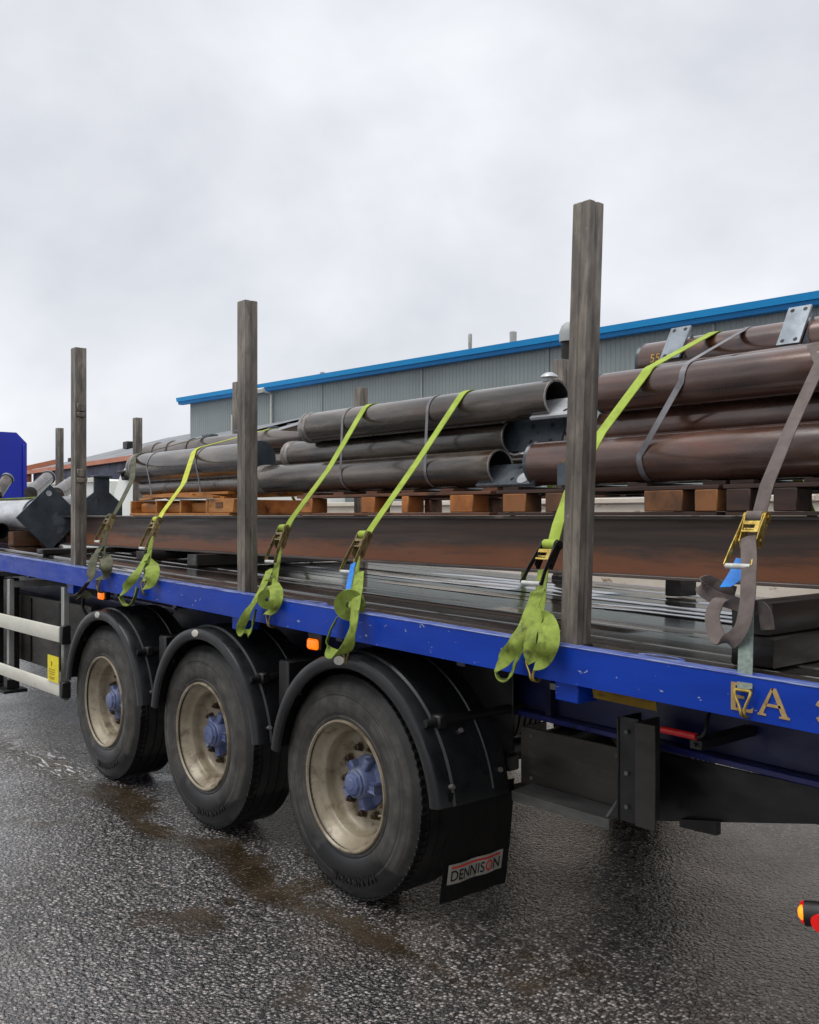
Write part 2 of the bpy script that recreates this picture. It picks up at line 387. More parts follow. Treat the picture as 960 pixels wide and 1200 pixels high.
M['yellow_dim'] = pm('grimy_yellow_plate', [(.56, .43, .09), (.68, .54, .14)], (12, 12, 12), (.35, .5), rust=((.35, .28, .12), (14, 14, 14), .60, .1))
M['ink'] = pm('black_ink', [(.03, .03, .03), (.06, .055, .05)], (30, 30, 30), (.4, .6))
M['red_ink'] = pm('red_ink', [(.70, .13, .10), (.80, .20, .15)], (30, 30, 30), (.4, .6))
M['white_label'] = pm('white_label', [(.72, .70, .65), (.82, .80, .76)], (14, 14, 14), (.35, .5), rust=((.42, .36, .3), (22, 22, 9), .63, .06))
M['chalk'] = pm('yellow_chalk', [(.70, .54, .18), (.82, .66, .28)], (60, 60, 60), (.8, .95))
M['chalk_pale'] = pm('pale_chalk', [(.55, .42, .26), (.66, .54, .36)], (60, 60, 60), (.8, .95))
M['red'] = pm('red_handle', [(.66, .07, .08), (.78, .13, .13)], (20, 20, 20), (.3, .5))
M['amber'] = emis('amber_lens', (1.0, .50, .05), .55)
M['amber_hot'] = emis('amber_lamp_glow', (1.0, .52, .08), 1.0)
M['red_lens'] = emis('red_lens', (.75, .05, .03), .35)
M['clad'] = pm('grey_cladding', [(.53, .565, .565), (.57, .605, .605)], (.3, .3, .15), (.4, .6), rust=((.47, .50, .50), (.5, .5, .12), .60, .2), rand=False)
M['fascia'] = pm('bright_blue_fascia', [(.06, .57, .84), (.09, .61, .87)], (.4, .4, .4), (.35, .5), rand=False)
M['fascia_dark'] = pm('blue_gutter', [(.03, .48, .76), (.05, .52, .80)], (.4, .4, .4), (.35, .5), rand=False)
M['roof'] = pm('grey_roof_sheet', [(.55, .56, .56), (.63, .64, .64)], (.4, .4, .4), (.4, .6), rand=False)
M['slate'] = pm('grey_sheet_roof', [(.50, .51, .53), (.58, .59, .60)], (.6, .6, .6), (.85, .95), spec=.1, rand=False)
M['navy_wall'] = pm('navy_cladding', [(.07, .10, .28), (.09, .13, .33)], (.5, .5, .5), (.4, .6), rand=False)
M['orange_trim'] = pm('orange_trim', [(.70, .42, .30), (.76, .48, .36)], (.8, .8, .8), (.4, .6), rand=False)
M['van'] = pm('white_van_paint', [(.82, .83, .80), (.88, .89, .86)], (1, 1, 1), (.2, .35), coat=.4)
M['glass'] = pm('dark_glass', [(.05, .07, .08), (.09, .11, .12)], (1, 1, 1), (.05, .1), spec=.7)
M['stack'] = pm('stained_flue_steel', [(.55, .55, .54), (.70, .70, .69)], (1, 1, 1), (.4, .6), metal=.3, rust=((.35, .34, .33), (2, 2, 1), .58, .1))
M['cobalt'] = pm('cobalt_panel_paint', [(.05, .14, .66), (.07, .18, .72)], (1, 1, 1), (.35, .5), rust=((.20, .25, .55), (6, 3, 3), .70, .05))
M['orange_plastic'] = pm('orange_plastic', [(.86, .30, .05), (.94, .40, .10)], (2, 2, 2), (.4, .6))

# wet coarse asphalt with a muddy run of water along the wheels
def ground_material():
    m = bpy.data.materials.new('wet_coarse_asphalt'); m.use_nodes = True
    t = m.node_tree; n = t.nodes.new; l = t.links.new
    b = t.nodes['Principled BSDF']
    g = n('ShaderNodeNewGeometry'); P = g.outputs['Position']
    def math_(op, a, c=None, clamp=False):
        q = n('ShaderNodeMath'); q.operation = op; q.use_clamp = clamp
        for i, v in enumerate((a, c)):
            if v is None: continue
            if isinstance(v, (int, float)): q.inputs[i].default_value = v
            else: l(v, q.inputs[i])
        return q.outputs[0]
    def noise(sc, det=4, vec=P, rgh=.55):
        q = n('ShaderNodeTexNoise'); q.inputs['Scale'].default_value = sc; q.inputs['Detail'].default_value = det; q.inputs['Roughness'].default_value = rgh
        l(vec, q.inputs['Vector']); return q.outputs[0]
    def mrange(v, a, c, d=0.0, e=1.0):
        q = n('ShaderNodeMapRange'); q.interpolation_type = 'SMOOTHSTEP'
        q.inputs[1].default_value = a; q.inputs[2].default_value = c; q.inputs[3].default_value = d; q.inputs[4].default_value = e
        l(v, q.inputs[0]); return q.outputs[0]
    def mix(f, a, c):
        q = n('ShaderNodeMix'); q.data_type = 'RGBA'
        for i, v in ((0, f), (6, a), (7, c)):
            if isinstance(v, tuple): q.inputs[i].default_value = (*v, 1)
            elif isinstance(v, (int, float)): q.inputs[i].default_value = v
            else: l(v, q.inputs[i])
        return q.outputs[2]
    # flatten the position to the plane, wobble it so chips are not round
    wob = n('ShaderNodeTexNoise'); wob.inputs['Scale'].default_value = 120; l(P, wob.inputs['Vector'])
    sc = n('ShaderNodeVectorMath'); sc.operation = 'SCALE'; sc.inputs[3].default_value = .008; l(wob.outputs[1], sc.inputs[0])
    ad = n('ShaderNodeVectorMath'); ad.operation = 'ADD'; l(P, ad.inputs[0]); l(sc.outputs[0], ad.inputs[1]); PW = ad.outputs[0]
    vo = n('ShaderNodeTexVoronoi'); vo.inputs['Scale'].default_value = 64; l(PW, vo.inputs['Vector'])
    vo2 = n('ShaderNodeTexVoronoi'); vo2.inputs['Scale'].default_value = 170; l(PW, vo2.inputs['Vector'])
    sp = n('ShaderNodeSeparateColor'); l(vo.outputs['Color'], sp.inputs[0])
    rnd = sp.outputs[0]; rnd2 = sp.outputs[1]
    cr = n('ShaderNodeValToRGB'); e = cr.color_ramp.elements
    e[0].position = .0; e[0].color = (.008, .0075, .0075, 1); e[1].position = 1; e[1].color = (.50, .455, .43, 1)
    for pos, c in ((.24, (.028, .024, .022, 1)), (.48, (.095, .080, .072, 1)), (.78, (.23, .20, .185, 1))):
        q = e.new(pos); q.color = c
    l(rnd, cr.inputs[0])
    gap = mrange(vo.outputs['Distance'], .38, .62)                 # binder between the chips
    col = mix(gap, cr.outputs[0], (.009, .008, .008))
    big = noise(.55, 5); med = noise(3.2, 5)
    dirt = mrange(noise(1.3, 6), .50, .70)
    col = mix(math_('MULTIPLY', dirt, .5), col, (.060, .042, .030))
    worn = mrange(big, .35, .70)
    col = mix(math_('MULTIPLY', worn, .30), col, (.02, .019, .019))
    # muddy water: a band beside the wheels, plus small brown pools in the yard
    sx = n('ShaderNodeSeparateXYZ'); l(P, sx.inputs[0])
    edge = math_('SUBTRACT', math_('MULTIPLY', noise(1.6, 5), .55), .275)
    dist = math_('ABSOLUTE', math_('ADD', math_('SUBTRACT', sx.outputs[1], 2.64), edge))
    dist = math_('ADD', dist, math_('MULTIPLY', math_('MAXIMUM', math_('ADD', sx.outputs[0], 3.7), 0.0), .13))
    band = mrange(math_('ADD', dist, math_('MULTIPLY', math_('SUBTRACT', med, .5), .42)), .06, .17, 1.0, 0.0)
    pool = math_('MULTIPLY', mrange(noise(2.1, 5), .575, .66), mrange(dist, .35, 1.1, 1.0, 0.0))
    wet = math_('MAXIMUM', band, pool)
    chipup = math_('MULTIPLY', mrange(rnd2, .66, .74), mrange(vo.outputs['Distance'], .34, .46, 1.0, 0.0))
    wetm = math_('MULTIPLY', wet, math_('SUBTRACT', 1.0, math_('MULTIPLY', chipup, mrange(wet, .2, 1.0, 1.0, .25))), True)
    mud = mix(mrange(noise(4, 4), .4, .6), (.030, .021, .012), (.055, .040, .026))
    col = mix(wetm, col, mud)
    # white flecks of sky sheen painted on the water ahead of the first wheel
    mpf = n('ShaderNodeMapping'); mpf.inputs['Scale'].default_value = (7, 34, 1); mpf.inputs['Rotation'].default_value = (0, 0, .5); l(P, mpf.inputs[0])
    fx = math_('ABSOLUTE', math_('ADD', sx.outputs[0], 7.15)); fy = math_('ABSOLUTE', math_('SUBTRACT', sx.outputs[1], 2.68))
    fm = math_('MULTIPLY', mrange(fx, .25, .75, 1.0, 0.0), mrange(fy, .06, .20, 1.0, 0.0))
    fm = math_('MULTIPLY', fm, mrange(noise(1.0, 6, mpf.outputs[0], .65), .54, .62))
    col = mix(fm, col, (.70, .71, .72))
    l(col, b.inputs['Base Color'])
    r0 = math_('ADD', mrange(noise(1.0, 5), .35, .65, .06, .20), math_('MULTIPLY', rnd2, .12))
    q = n('ShaderNodeMix'); l(wetm, q.inputs[0]); l(r0, q.inputs[2]); q.inputs[3].default_value = .13
    l(q.outputs[0], b.inputs['Roughness'])
    b.inputs['Specular IOR Level'].default_value = .9
    hgt = math_('ADD', math_('MULTIPLY', math_('SUBTRACT', 1.0, vo.outputs['Distance']), math_('ADD', .4, math_('MULTIPLY', rnd, .9))),
                math_('MULTIPLY', math_('SUBTRACT', 1.0, vo2.outputs['Distance']), .22))
    hgt = math_('ADD', hgt, math_('MULTIPLY', noise(40, 3), 1.3))
    hgt = math_('MULTIPLY', hgt, math_('SUBTRACT', 1.0, math_('MULTIPLY', wetm, .93)))
    hgt = math_('ADD', hgt, math_('MULTIPLY', math_('MULTIPLY', noise(22, 3), wetm), .8))
    bn = n('ShaderNodeBump'); bn.inputs['Strength'].default_value = .85; bn.inputs['Distance'].default_value = .012
    l(hgt, bn.inputs['Height']); l(bn.outputs[0], b.inputs['Normal'])
    # film of rain water over the chips
    bc = n('ShaderNodeBump'); bc.inputs['Strength'].default_value = .6; bc.inputs['Distance'].default_value = .012
    l(hgt, bc.inputs['Height']); l(bc.outputs[0], b.inputs['Coat Normal'])
    l(mrange(noise(.9, 6), .36, .62, .12, .75), b.inputs['Coat Weight'])
    b.inputs['Coat Roughness'].default_value = .09; b.inputs['Coat IOR'].default_value = 1.5
    return m

mb = MB()
mb.grid([[V((x, y, 0)) for x in (-700, -60, -25, -12, -6, 0, 6, 40, 700)] for y in (-700, -40, 0, 2, 4, 8, 20, 60, 700)])
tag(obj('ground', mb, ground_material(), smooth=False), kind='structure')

# ---------------------------------------------------------------- warehouse behind the yard
def bary(px, py, z):
    t = (z - CAM_H) * 1150 / (604 - py); u = (px - 480) / 1150
    return V(((FX + u * RX) * t, (FY + u * RY) * t, 0))

def warehouse():
    EZ = 9.0
    A, B = bary(223, 468.8, EZ), bary(960, 350, EZ)
    d = (B - A).normalized(); nrm = V((d.y, -d.x, 0))
    if nrm.dot(-A) < 0: nrm = -nrm                     # towards the camera
    Lw = (B - A).length + 22
    root = empty('warehouse', A, 'long grey ribbed warehouse with bright blue roof edge behind the lorry', 'warehouse')
    # ribbed cladding
    pts = []; s = 0; pitch = .22
    while s < Lw:
        for ds, o in ((0, 0), (.13, 0), (.15, .022), (.20, .022)): pts.append((s + ds, o))
        s += pitch
    m = MB()
    m.grid([[A + d * a + nrm * o + V((0, 0, z)) for a, o in pts] for z in (0, 3.0, 6.0, EZ - .25)])
    obj('cladding', m, M['clad'], root, smooth=False)
    m = MB(); wp = lambda a, o, z: A + d * a + nrm * o + V((0, 0, z))
    m.grid([[wp(0, -o, z) for o in (0, 20, 40)] for z in (0, EZ - .25)])
    obj('gable_wall', m, M['clad'], root, smooth=False)
    def bar(name, mat, a0, a1, prof):
        q = MB(); q.grid([[wp(a, o, z) for o, z in prof] for a in (a0, a1)], closed=True, caps=True)
        return obj(name, q, mat, root, smooth=False)
    bar('fascia', M['fascia'], -.7, Lw, [(.35, EZ - .10), (.55, EZ - .10), (.60, EZ + .14), (.35, EZ + .14)])
    bar('gutter', M['fascia_dark'], -.7, Lw, [(.08, EZ - .27), (.42, EZ - .27), (.46, EZ - .105), (.08, EZ - .105)])
    bar('roof', M['roof'], -.7, Lw, [(.34, EZ + .05), (.34, EZ + .15), (-20, EZ + .9), (-20, EZ + .6)])
    def a_at(px):
        u = (px - 480) / 1150; rx, ry = FX + u * RX, FY + u * RY
        return (A.y * rx - A.x * ry) / (d.x * ry - d.y * rx)
    # downpipe and floodlight near the left end
    a = a_at(320)
    q = MB(); q.cyl(wp(a, .12, 0), wp(a, .12, EZ - .45), .07, 10)
    obj('downpipe', q, M['alu'], root)
    q = MB()
    q.box(-.42, .42, -.12, .12, -.12, .12, .03, Matrix.Translation(wp(a, .95, EZ - .30)) @ Matrix.Rotation(math.atan2(d.y, d.x), 4, 'Z') @ Matrix.Rotation(.4, 4, 'X'))
    q.cyl(wp(a, .2, EZ - .36), wp(a, .95, EZ - .30), .05, 8)
    obj('floodlight', q, M['alu'], root)
    a2 = a_at(275.5)
    q = MB(); q.cyl(wp(a2, .2, 5.2), wp(a2, .2, 7.7), .06, 8)
    obj('vent_pipe', q, M['alu'], root)
    k = 5.6
    while k < Lw - 1:
        q = MB(); q.grid([[wp(a, o, z) for o, z in ((.046, 0), (.052, 0), (.052, EZ - .3), (.046, EZ - .3))] for a in (k, k + .10)], closed=True, caps=True)
        obj('lap_strip', q, M['roof'], root, smooth=False); k += 7.5
    q = MB(); q.grid([[wp(a, o, z) for o, z in ((.047, 5.2), (.056, 5.2), (.056, 5.26), (.047, 5.26))] for a in (0, Lw)], closed=True, caps=True)
    obj('lap_strip', q, M['clad'], root, smooth=False)
    # flues standing on the roof
    for px, top, base, r, capr in ((551, 391, 417, .06, .10), (601.5, 388, 408, .09, .17), (632.5, 396, 402, .1, .1), (378, 436, 446, .05, .16)):
        t = 1150 * (EZ + 1.0 - CAM_H) / (604 - base); u = (px - 480) / 1150
        o = V(((FX + u * RX) * t, (FY + u * RY) * t, 0)); zt_ = CAM_H + (604 - top) / 1150 * t
        q = MB(); h = zt_ - EZ
        prof = [(EZ + .2, .001), (EZ + .2, r), (EZ + h * .62, r), (EZ + h * .66, capr), (EZ + h * .97, capr * 1.05), (EZ + h, capr * .6), (EZ + h, .001)]
        q.lathe(prof, 'Z', 14, o)
        obj('roof_flue', q, M['stack'], root)
    # big cowled duct in front of the wall
    t = 33.0; u = (667 - 480) / 1150
    o = V(((FX + u * RX) * t, (FY + u * RY) * t, 0)); zc = CAM_H + (604 - 386) / 1150 * t
    q = MB(); q.tube([o + V((0, 0, 0)), o + V((0, 0, 4)), o + V((0, 0, zc - .4))], .26, 14, 1)
    obj('cowl_shaft', q, M['inside'], root)
    q = MB(); q.lathe([(zc - .42, .28), (zc - .42, .33), (zc - .1, .33), (zc + .12, .25), (zc + .23, .12), (zc + .25, .001)], 'Z', 16, o)
    obj('cowl', q, M['roof'], root)
    return root
warehouse()

def workshop():
    EZ = 5.0
    A, B = bary(39, 552, EZ), bary(221, 526, EZ)
    d = (B - A).normalized(); nrm = V((d.y, -d.x, 0))
    if nrm.dot(-A) < 0: nrm = -nrm
    Lw = (B - A).length
    root = empty('workshop', A, 'low navy workshop with grey sheet roof and orange eaves at far left', 'workshop')
    wp = lambda a, o, z: A + d * a + nrm * o + V((0, 0, z))
    m = MB(); m.grid([[wp(a, 0, z) for a in (0, Lw * .3, Lw * .6, Lw)] for z in (0, EZ - .1)])
    m.grid([[wp(0, 0, 0), wp(0, 0, EZ - .1)], [wp(0, -10, 0), wp(0, -10, EZ + 2.6)], [wp(0, -20, 0), wp(0, -20, EZ - .1)]])
    m.grid([[wp(Lw, 0, 0), wp(Lw, 0, EZ - .1)], [wp(Lw, -10, 0), wp(Lw, -10, EZ + 2.6)], [wp(Lw, -20, 0), wp(Lw, -20, EZ - .1)]])
    obj('wall', m, M['navy_wall'], root, smooth=False)
    m = MB(); rows = []
    k = 0; s = 0.0
    cols = []
    while s <= Lw: 
        cols.append((s, .05 if k % 2 else 0)); s += .5; k += 1
    m.grid([[wp(a, .3, EZ - .02 + b) for a, b in cols], [wp(a, -10, EZ + 2.8 + b) for a, b in cols], [wp(a, -20.3, EZ + b) for a, b in cols]])
    obj('roof', m, M['slate'], root, smooth=False)
    m = MB(); m.grid([[wp(a, o, z) for o, z in ((.25, EZ - .24), (.5, EZ - .24), (.5, EZ + .02), (.25, EZ + .02))] for a in (-.4, Lw)], closed=True, caps=True)
    obj('eaves_board', m, M['orange_trim'], root, smooth=False)
    m = MB(); m.grid([[wp(a, o, z) for o, z in ((.1, EZ - 1.1), (.52, EZ - 1.1), (.52, EZ + .35), (-1.6, EZ + .9), (-1.6, EZ + .5), (.1, EZ + .1))] for a in (-.5, -.05)], closed=True, caps=True)
    obj('corner_trim', m, M['orange_trim'], root, smooth=False)
    for a, o, sz in ((1.9, -2.2, .5), (5.6, -5.2, .9)):
        q = MB(); zc = EZ + 2.8 * (-o) / 10
        q.box(-sz / 2, sz / 2, -sz / 2, sz / 2, 0, sz * .55, .03, Matrix.Translation(wp(a, o, zc + .03)) @ Matrix.Rotation(math.atan2(d.y, d.x), 4, 'Z'))
        obj('roof_vent', q, M['black'], root)
workshop()

def van():
    root = empty('white_van', (-18.4, 8.9, 0), 'white van with a rounded bonnet parked beyond the trailer', 'van')
    prof = [(-.0, .45), (.02, 1.15), (.06, 1.6), (.16, 1.95), (.34, 2.36), (.58, 2.64), (.88, 2.84), (1.3, 2.95), (5.2, 2.97), (5.35, 2.8), (5.4, .45)]
    X0, Y0, Y1 = -18.85, 8.1, 10.1
    m = MB()
    rows = []
    for y, k in ((Y0, .0), (Y0 + .02, .5), (Y0 + .12, 1.0), (Y1 - .12, 1.0), (Y1 - .02, .5), (Y1, 0)):
        rows.append([V((X0 + 2.7 + (x - 2.7) * (.965 + .035 * k), y, .45 + (z - .45) * (.955 + .045 * k))) for x, z in prof])
    m.grid(rows, closed=True, caps=True)
    obj('body', m, M['van'], root)
    q = MB(); q.prism([(X0 + 1.35, 1.75), (X0 + 2.15, 1.75), (X0 + 2.15, 2.35), (X0 + 1.45, 2.35)], Y0 - .012, Y0 + .03)
    obj('side_window', q, M['glass'], root, smooth=False)
    q = MB(); q.box(X0 + .82, X0 + 1.16, Y0 - .16, Y0 - .08, 2.62, 2.68, .02); q.cyl((X0 + 1.0, Y0 - .10, 2.56), (X0 + 1.0, Y0 + .06, 2.56), .07, 12); q.cyl((X0 + 1.0, Y0 - .12, 2.56), (X0 + 1.0, Y0 - .12, 2.65), .02, 8)
    obj('wing_mirror', q, M['black'], root)
    for x in (X0 + 1.0, X0 + 4.4):
        w = MB(); w.lathe([(Y0 - .01, .001), (Y0 - .01, .20), (Y0 - .02, .22), (Y0 - .02, .34), (Y0 + .02, .36), (Y0 + .22, .36), (Y0 + .22, .001)], 'Y', 20, (x, 0, .36))
        obj('wheel', w, M['rubber'], root)
    root2 = empty('box_trailer', (-21.5, 8.9, 0), 'white flat-topped box trailer parked ahead of the white van', 'trailer')
    m = MB(); m.box(-24.5, -18.95, 8.2, 10.2, .9, 2.55, .04)
    obj('body', m, M['van'], root2)
    m = MB(); m.box(-24.5, -18.95, 8.14, 8.2, 2.5, 2.6, .01); m.box(-24.5, -18.95, 8.14, 8.2, .88, .98, .01)
    obj('edge_rail', m, M['alu'], root2)
    for x in (-23.5, -22.6, -20.0):
        w = MB(); w.lathe([(8.25, .001), (8.25, .25), (8.22, .28), (8.22, .40), (8.26, .44), (8.5, .44), (8.5, .001)], 'Y', 20, (x, 0, .44))
        obj('wheel', w, M['rubber'], root2)
    m = MB(); m.box(-24.3, -19.1, 8.5, 9.9, .6, .9)
    obj('chassis', m, M['black'], root2)
van()

# ---------------------------------------------------------------- the flatbed trailer
TR = empty('flatbed_trailer', (-7.5, 4.0, 0), 'blue flatbed trailer on three axles carrying steel pipes', 'trailer')
def T(name, mb, mat, sh=True, smooth=True, parent=None):
    if sh: mb.shear()
    return obj(name, mb, mat, parent or TR, smooth=smooth)

XR, XF = 0.6, -14.6
def near_rail():
    m = MB()
    m.box(XF, XR, 2.740, 2.752, 1.188, 1.318, 0)
    m.box(XF, XR, 2.752, 2.83, 1.188, 1.200, 0)
    m.box(XF, XR, 2.752, 2.80, 1.306, 1.318, 0)
    r = T('side_rail', m, M['blue'], smooth=False)
    m = MB(); m.box(XF, XR, 2.7385, 2.803, 1.3185, 1.3245, .002)
    T('rail_lip', m, M['blue_edge'])
    return r
RAIL = near_rail()
m = MB(); m.box(XF, XR, 5.19, 5.25, 1.188, 1.309, .004)
T('side_rail', m, M['blue'])
m = MB(); m.box(XF, XR, 2.805, 2.925, 1.285, 1.314, .003)
T('deck_edge', m, M['deck_steel'])
npl = 14; w = (5.185 - 2.93) / npl
for k in range(npl):
    y0 = 2.93 + k * w
    m = MB(); zz = random.uniform(-.003, .003)
    xs = [XF + (XR - XF) * i / 30 for i in range(31)]
    a, b = y0 + .003, y0 + w - .003
    m.grid([[V((x, y, z + zz + random.uniform(-.0015, .0015))) for y, z in ((a, 1.27), (a, 1.309), (a + .005, 1.314), (b - .005, 1.314), (b, 1.309), (b, 1.27))] for x in xs], closed=True, caps=True)
    T('deck_plank', m, M['deck'])
# stake sockets under the rail with a recess plate in the deck
for x in (-0.02, -2.36, -4.70, -7.07, -9.45, -11.8):
    m = MB(); m.box(x - .055, x + .055, 2.765, 2.875, 1.115, 1.187, .004)
    T('stake_socket', m, M['blue'])
# lashing slot in the edge strip
for x in (-2.02, -4.1, -6.1, -8.6):
    m = MB(); m.lathe([(1.3145, .05), (1.3165, .052), (1.3165, .062), (1.3145, .064)], 'Z', 20)
    for v in m.bm.verts: v.co.x = v.co.x * 1.5 + x; v.co.y = v.co.y * .55 + 2.865
    T('lashing_ring', m, M['blue_edge'])
# chassis beams, crossmembers
for y in (3.3, 4.6):
    m = MB(); m.box(XF, XR, y + .06, y + .075, .89, 1.25)
    T('chassis_web', m, M['navy'], smooth=False)
    m = MB(); m.box(XF, XR, y, y + .14, .862, .887, .004)
    T('chassis_flange', m, M['navy_flange'])
for k in range(17):
    x = -14.2 + k * .86
    m = MB(); m.box(x, x + .05, 2.835, 3.355, 1.15, 1.268)
    T('crossmember', m, M['navy'], smooth=False)
    m = MB(); m.box(x, x + .05, 3.38, 5.18, 1.15, 1.268)
    T('crossmember', m, M['navy'], smooth=False)
for x in (-1.62, -2.95):
    m = MB(); m.box(x, x + .03, 3.315, 3.358, .889, 1.25)
    T('web_stiffener', m, M['navy'], smooth=False)

# ---- wheels
WH = [-3.76, -5.15, -6.548]
TY = 2.785
def wheel_parts(near=True):
    tw = .375
    # tyre: outer face at y=0
    prof = [(.026, .298), (.012, .312), (.009, .330), (.012, .334), (.006, .345), (.000, .385), (.000, .425), (.002, .428), (.002, .434), (.000, .437), (.006, .468), (.018, .496), (.034, .515)]
    grooves = []
    for k in range(5):
        a = .038 + .297 * (k / 5); b = a + .059
        grooves += [(a + .004, .526), (b - .012, .530), (b - .010, .517), (b, .517)]
    prof2 = [(tw - .04, .512), (tw - .02, .492), (tw, .43), (tw - .006, .345), (tw - .03, .298)]
    ty = MB(); ty.lathe(prof + grooves + prof2, 'Y', 80)
    # shoulder sipes
    lugs = MB()
    for k in range(84):
        a = 2 * PI * k / 84
        R = Matrix.Rotation(a, 4, 'Y')
        lugs.box(-.0155, .0155, .040, .085, .505, .5285, .004, R)
    # rim dish
    rim = MB()
    rim.lathe([(.010, .296), (.002, .304), (.003, .311), (.012, .314), (.024, .300), (.032, .288), (.058, .279), (.072, .264), (.077, .254), (.084, .250),
               (.120, .248), (.138, .243), (.150, .234), (.158, .222), (.162, .208), (.162, .125), (.170, .118), (.27, .112)], 'Y', 72)
    rim.cyl((.235, .070, -.10), (.215, .045, -.10), .006, 8)
    for k in range(10):
        a = 2 * PI * (k + .65) / 10
        rim.cyl((.205 * math.cos(a), .1625, .205 * math.sin(a)), (.205 * math.cos(a), .158, .205 * math.sin(a)), .012, 10)
    hub = MB()
    hub.lathe([(.20, .130), (.162, .128), (.152, .124), (.146, .105), (.138, .088), (.118, .078), (.085, .074), (.080, .070), (.076, .064)], 'Y', 32)
    for k in range(5):
        a = 2 * PI * (k + .3) / 5
        hub.box(-.022, .022, .100, .165, .062, .126, .008, Matrix.Rotation(a, 4, 'Y'))
    hub.lathe([(.082, .060), (.074, .068), (.066, .068), (.062, .064), (.062, .056), (.050, .054), (.046, .048), (.046, .030), (.043, .026), (.043, .001)], 'Y', 8)
    nut = MB()
    nut.lathe([(.163, .024), (.156, .024), (.155, .018), (.132, .017), (.130, .013), (.130, .009), (.118, .009), (.116, .001)], 'Y', 6)
    return ty, lugs, rim, hub, nut

def tyre_text():
    m = text_mb('HANKOOK', .062, .0025, 1.15, .0012)
    R = .437
    for v in m.bm.verts:
        a = math.radians(-78) - v.co.x / R        # runs clockwise round the foot of the tyre, tops outward
        r = R + v.co.y
        v.co = V((r * math.cos(a), -.0015 - v.co.z * .8, r * math.sin(a)))
    return m

def make_wheel(x):
    ty, lugs, rim, hub, nut = wheel_parts()
    c = V((x, TY, .53))
    w = obj('wheel', rim, M['rim'], TR, loc=c - V(TR.location), local=True)
    t_ = obj('tyre', ty, M['tyre'], w, local=True)
    obj('tread_block', lugs, M['tread'], w, local=True)['kind'] = 'stuff'
    obj('tyre_lettering', tyre_text(), M['tread'], w, local=True, smooth=False)
    obj('hub', hub, M['hub'], w, local=True)
    me = None
    for k in range(10):
        a = 2 * PI * (k + .15) / 10
        if me is None:
            o = obj('wheel_nut', nut, M['nut'], w, local=True); me = o.data
        else:
            o = bpy.data.objects.new('wheel_nut', me); C.objects.link(o); o.parent = w
        o.location = (.1675 * math.cos(a), 0, .1675 * math.sin(a))
    return w
W0 = make_wheel(WH[2])
def copy_tree(o, parent):
    c = o.copy(); C.objects.link(c); c.parent = parent
    for ch in list(o.children): copy_tree(ch, c)
    return c
for i, x in ((1, WH[1]), (0, WH[0])):
    c = copy_tree(W0, TR); c.location.x = x - TR.location.x; c.rotation_euler = (0, (0.9, -.5)[i] if i == 0 else -.06, 0)
    if i == 0: c.rotation_euler = (0, 0, 0)
for x in WH:                                        # far-side wheels
    c = copy_tree(W0, TR); c.location = (x - TR.location.x, 5.21 - TR.location.y, .53); c.rotation_euler = (0, 0, PI)
for x in WH:
    m = MB(); m.cyl((x, 3.0, .53), (x, 5.0, .53), .065, 14)
    T('axle', m, M['black'], sh=False)
    for y in (3.42, 4.55):
        m = MB(); m.box(x - .06, x + .52, y - .04, y + .04, .60, .68, .01); m.cyl((x - .05, y, .60), (x - .05, y, .86), .13, 16)
        T('air_spring', m, M['black'], sh=False)

# ---- mudguards
GC = [(-3.648, .525), (-5.04, .545), (-6.42, .545)]
def guard(cx, cz, R, rear):
    prof = [(2.735, -.066), (2.722, -.060), (2.714, -.044), (2.714, -.016), (2.720, -.002), (2.735, .004), (2.795, .006), (2.803, .016), (3.12, .018),
            (3.13, .010), (3.13, .006), (2.815, .004), (2.807, -.006), (2.735, -.010), (2.729, -.018), (2.729, -.046), (2.737, -.054)]
    m = MB(); rows = []
    n = 40; a0, a1 = math.radians(171), math.radians(7)
    for k in range(n + 1):
        a = a0 + (a1 - a0) * k / n
        rows.append([V((cx + (R + r) * math.cos(a), y, cz + (R + r) * math.sin(a))) for y, r in prof])
    m.grid(rows, closed=True, caps=True)
    g = T('mudguard', m, M['guard'], sh=False)
    # badge on the outer lip near the crown
    a = math.radians(94)
    q = MB(); q.lathe([(.003, .001), (.003, .017), (.002, .020), (0, .021)], 'Z', 20)
    for v in q.bm.verts: v.co.x *= 1.9
    q.xf(Matrix.Translation((cx + (R - .028) * math.cos(a), 2.7135, cz + (R - .028) * math.sin(a))) @ Matrix.Rotation(-math.radians(7), 4, 'Y') @ Matrix.Rotation(math.radians(88), 4, 'X'))
    obj('badge', q, M['white_label'], g)
    # clamp bolts and saddle ribs
    for deg in (38, 142):
        a = math.radians(deg); p = V((cx + (R + .02) * math.cos(a), 2.80, cz + (R + .02) * math.sin(a)))
        q = MB(); q.cyl(p + V((0, -.055, 0)), p + V((0, -.012, 0)), .017, 12); q.cyl(p + V((0, -.012, 0)), p + V((0, .55, 0)), .021, 12)
        q.box(p.x - .03, p.x + .03, p.y + .0, p.y + .05, p.z - .03, p.z + .03, .008)
        obj('stay', q, M['black'], g)
    for y in (3.02,):
        q = MB()
        q.grid([[V((cx + (R + r) * math.cos(a), y + dy, cz + (R + r) * math.sin(a))) for dy, r in ((0, .017), (.004, .024), (.012, .024), (.016, .017))]
                for a in [math.radians(165 - 155 * k / 36) for k in range(37)]], closed=True, caps=True)
        obj('rib', q, M['guard'], g)
    for deg, y in ((14, 2.79), (16, 3.08), (33, 2.92)) if rear else ((14, 2.79), (167, 2.79)):
        a = math.radians(deg); p = V((cx + (R + .018) * math.cos(a), y, cz + (R + .018) * math.sin(a)))
        dn = V((math.cos(a), 0, math.sin(a)))
        q = MB(); q.cyl(p - dn * .01, p + dn * .012, .011, 8)
        obj('bolt', q, M['cut'], g)
    return g
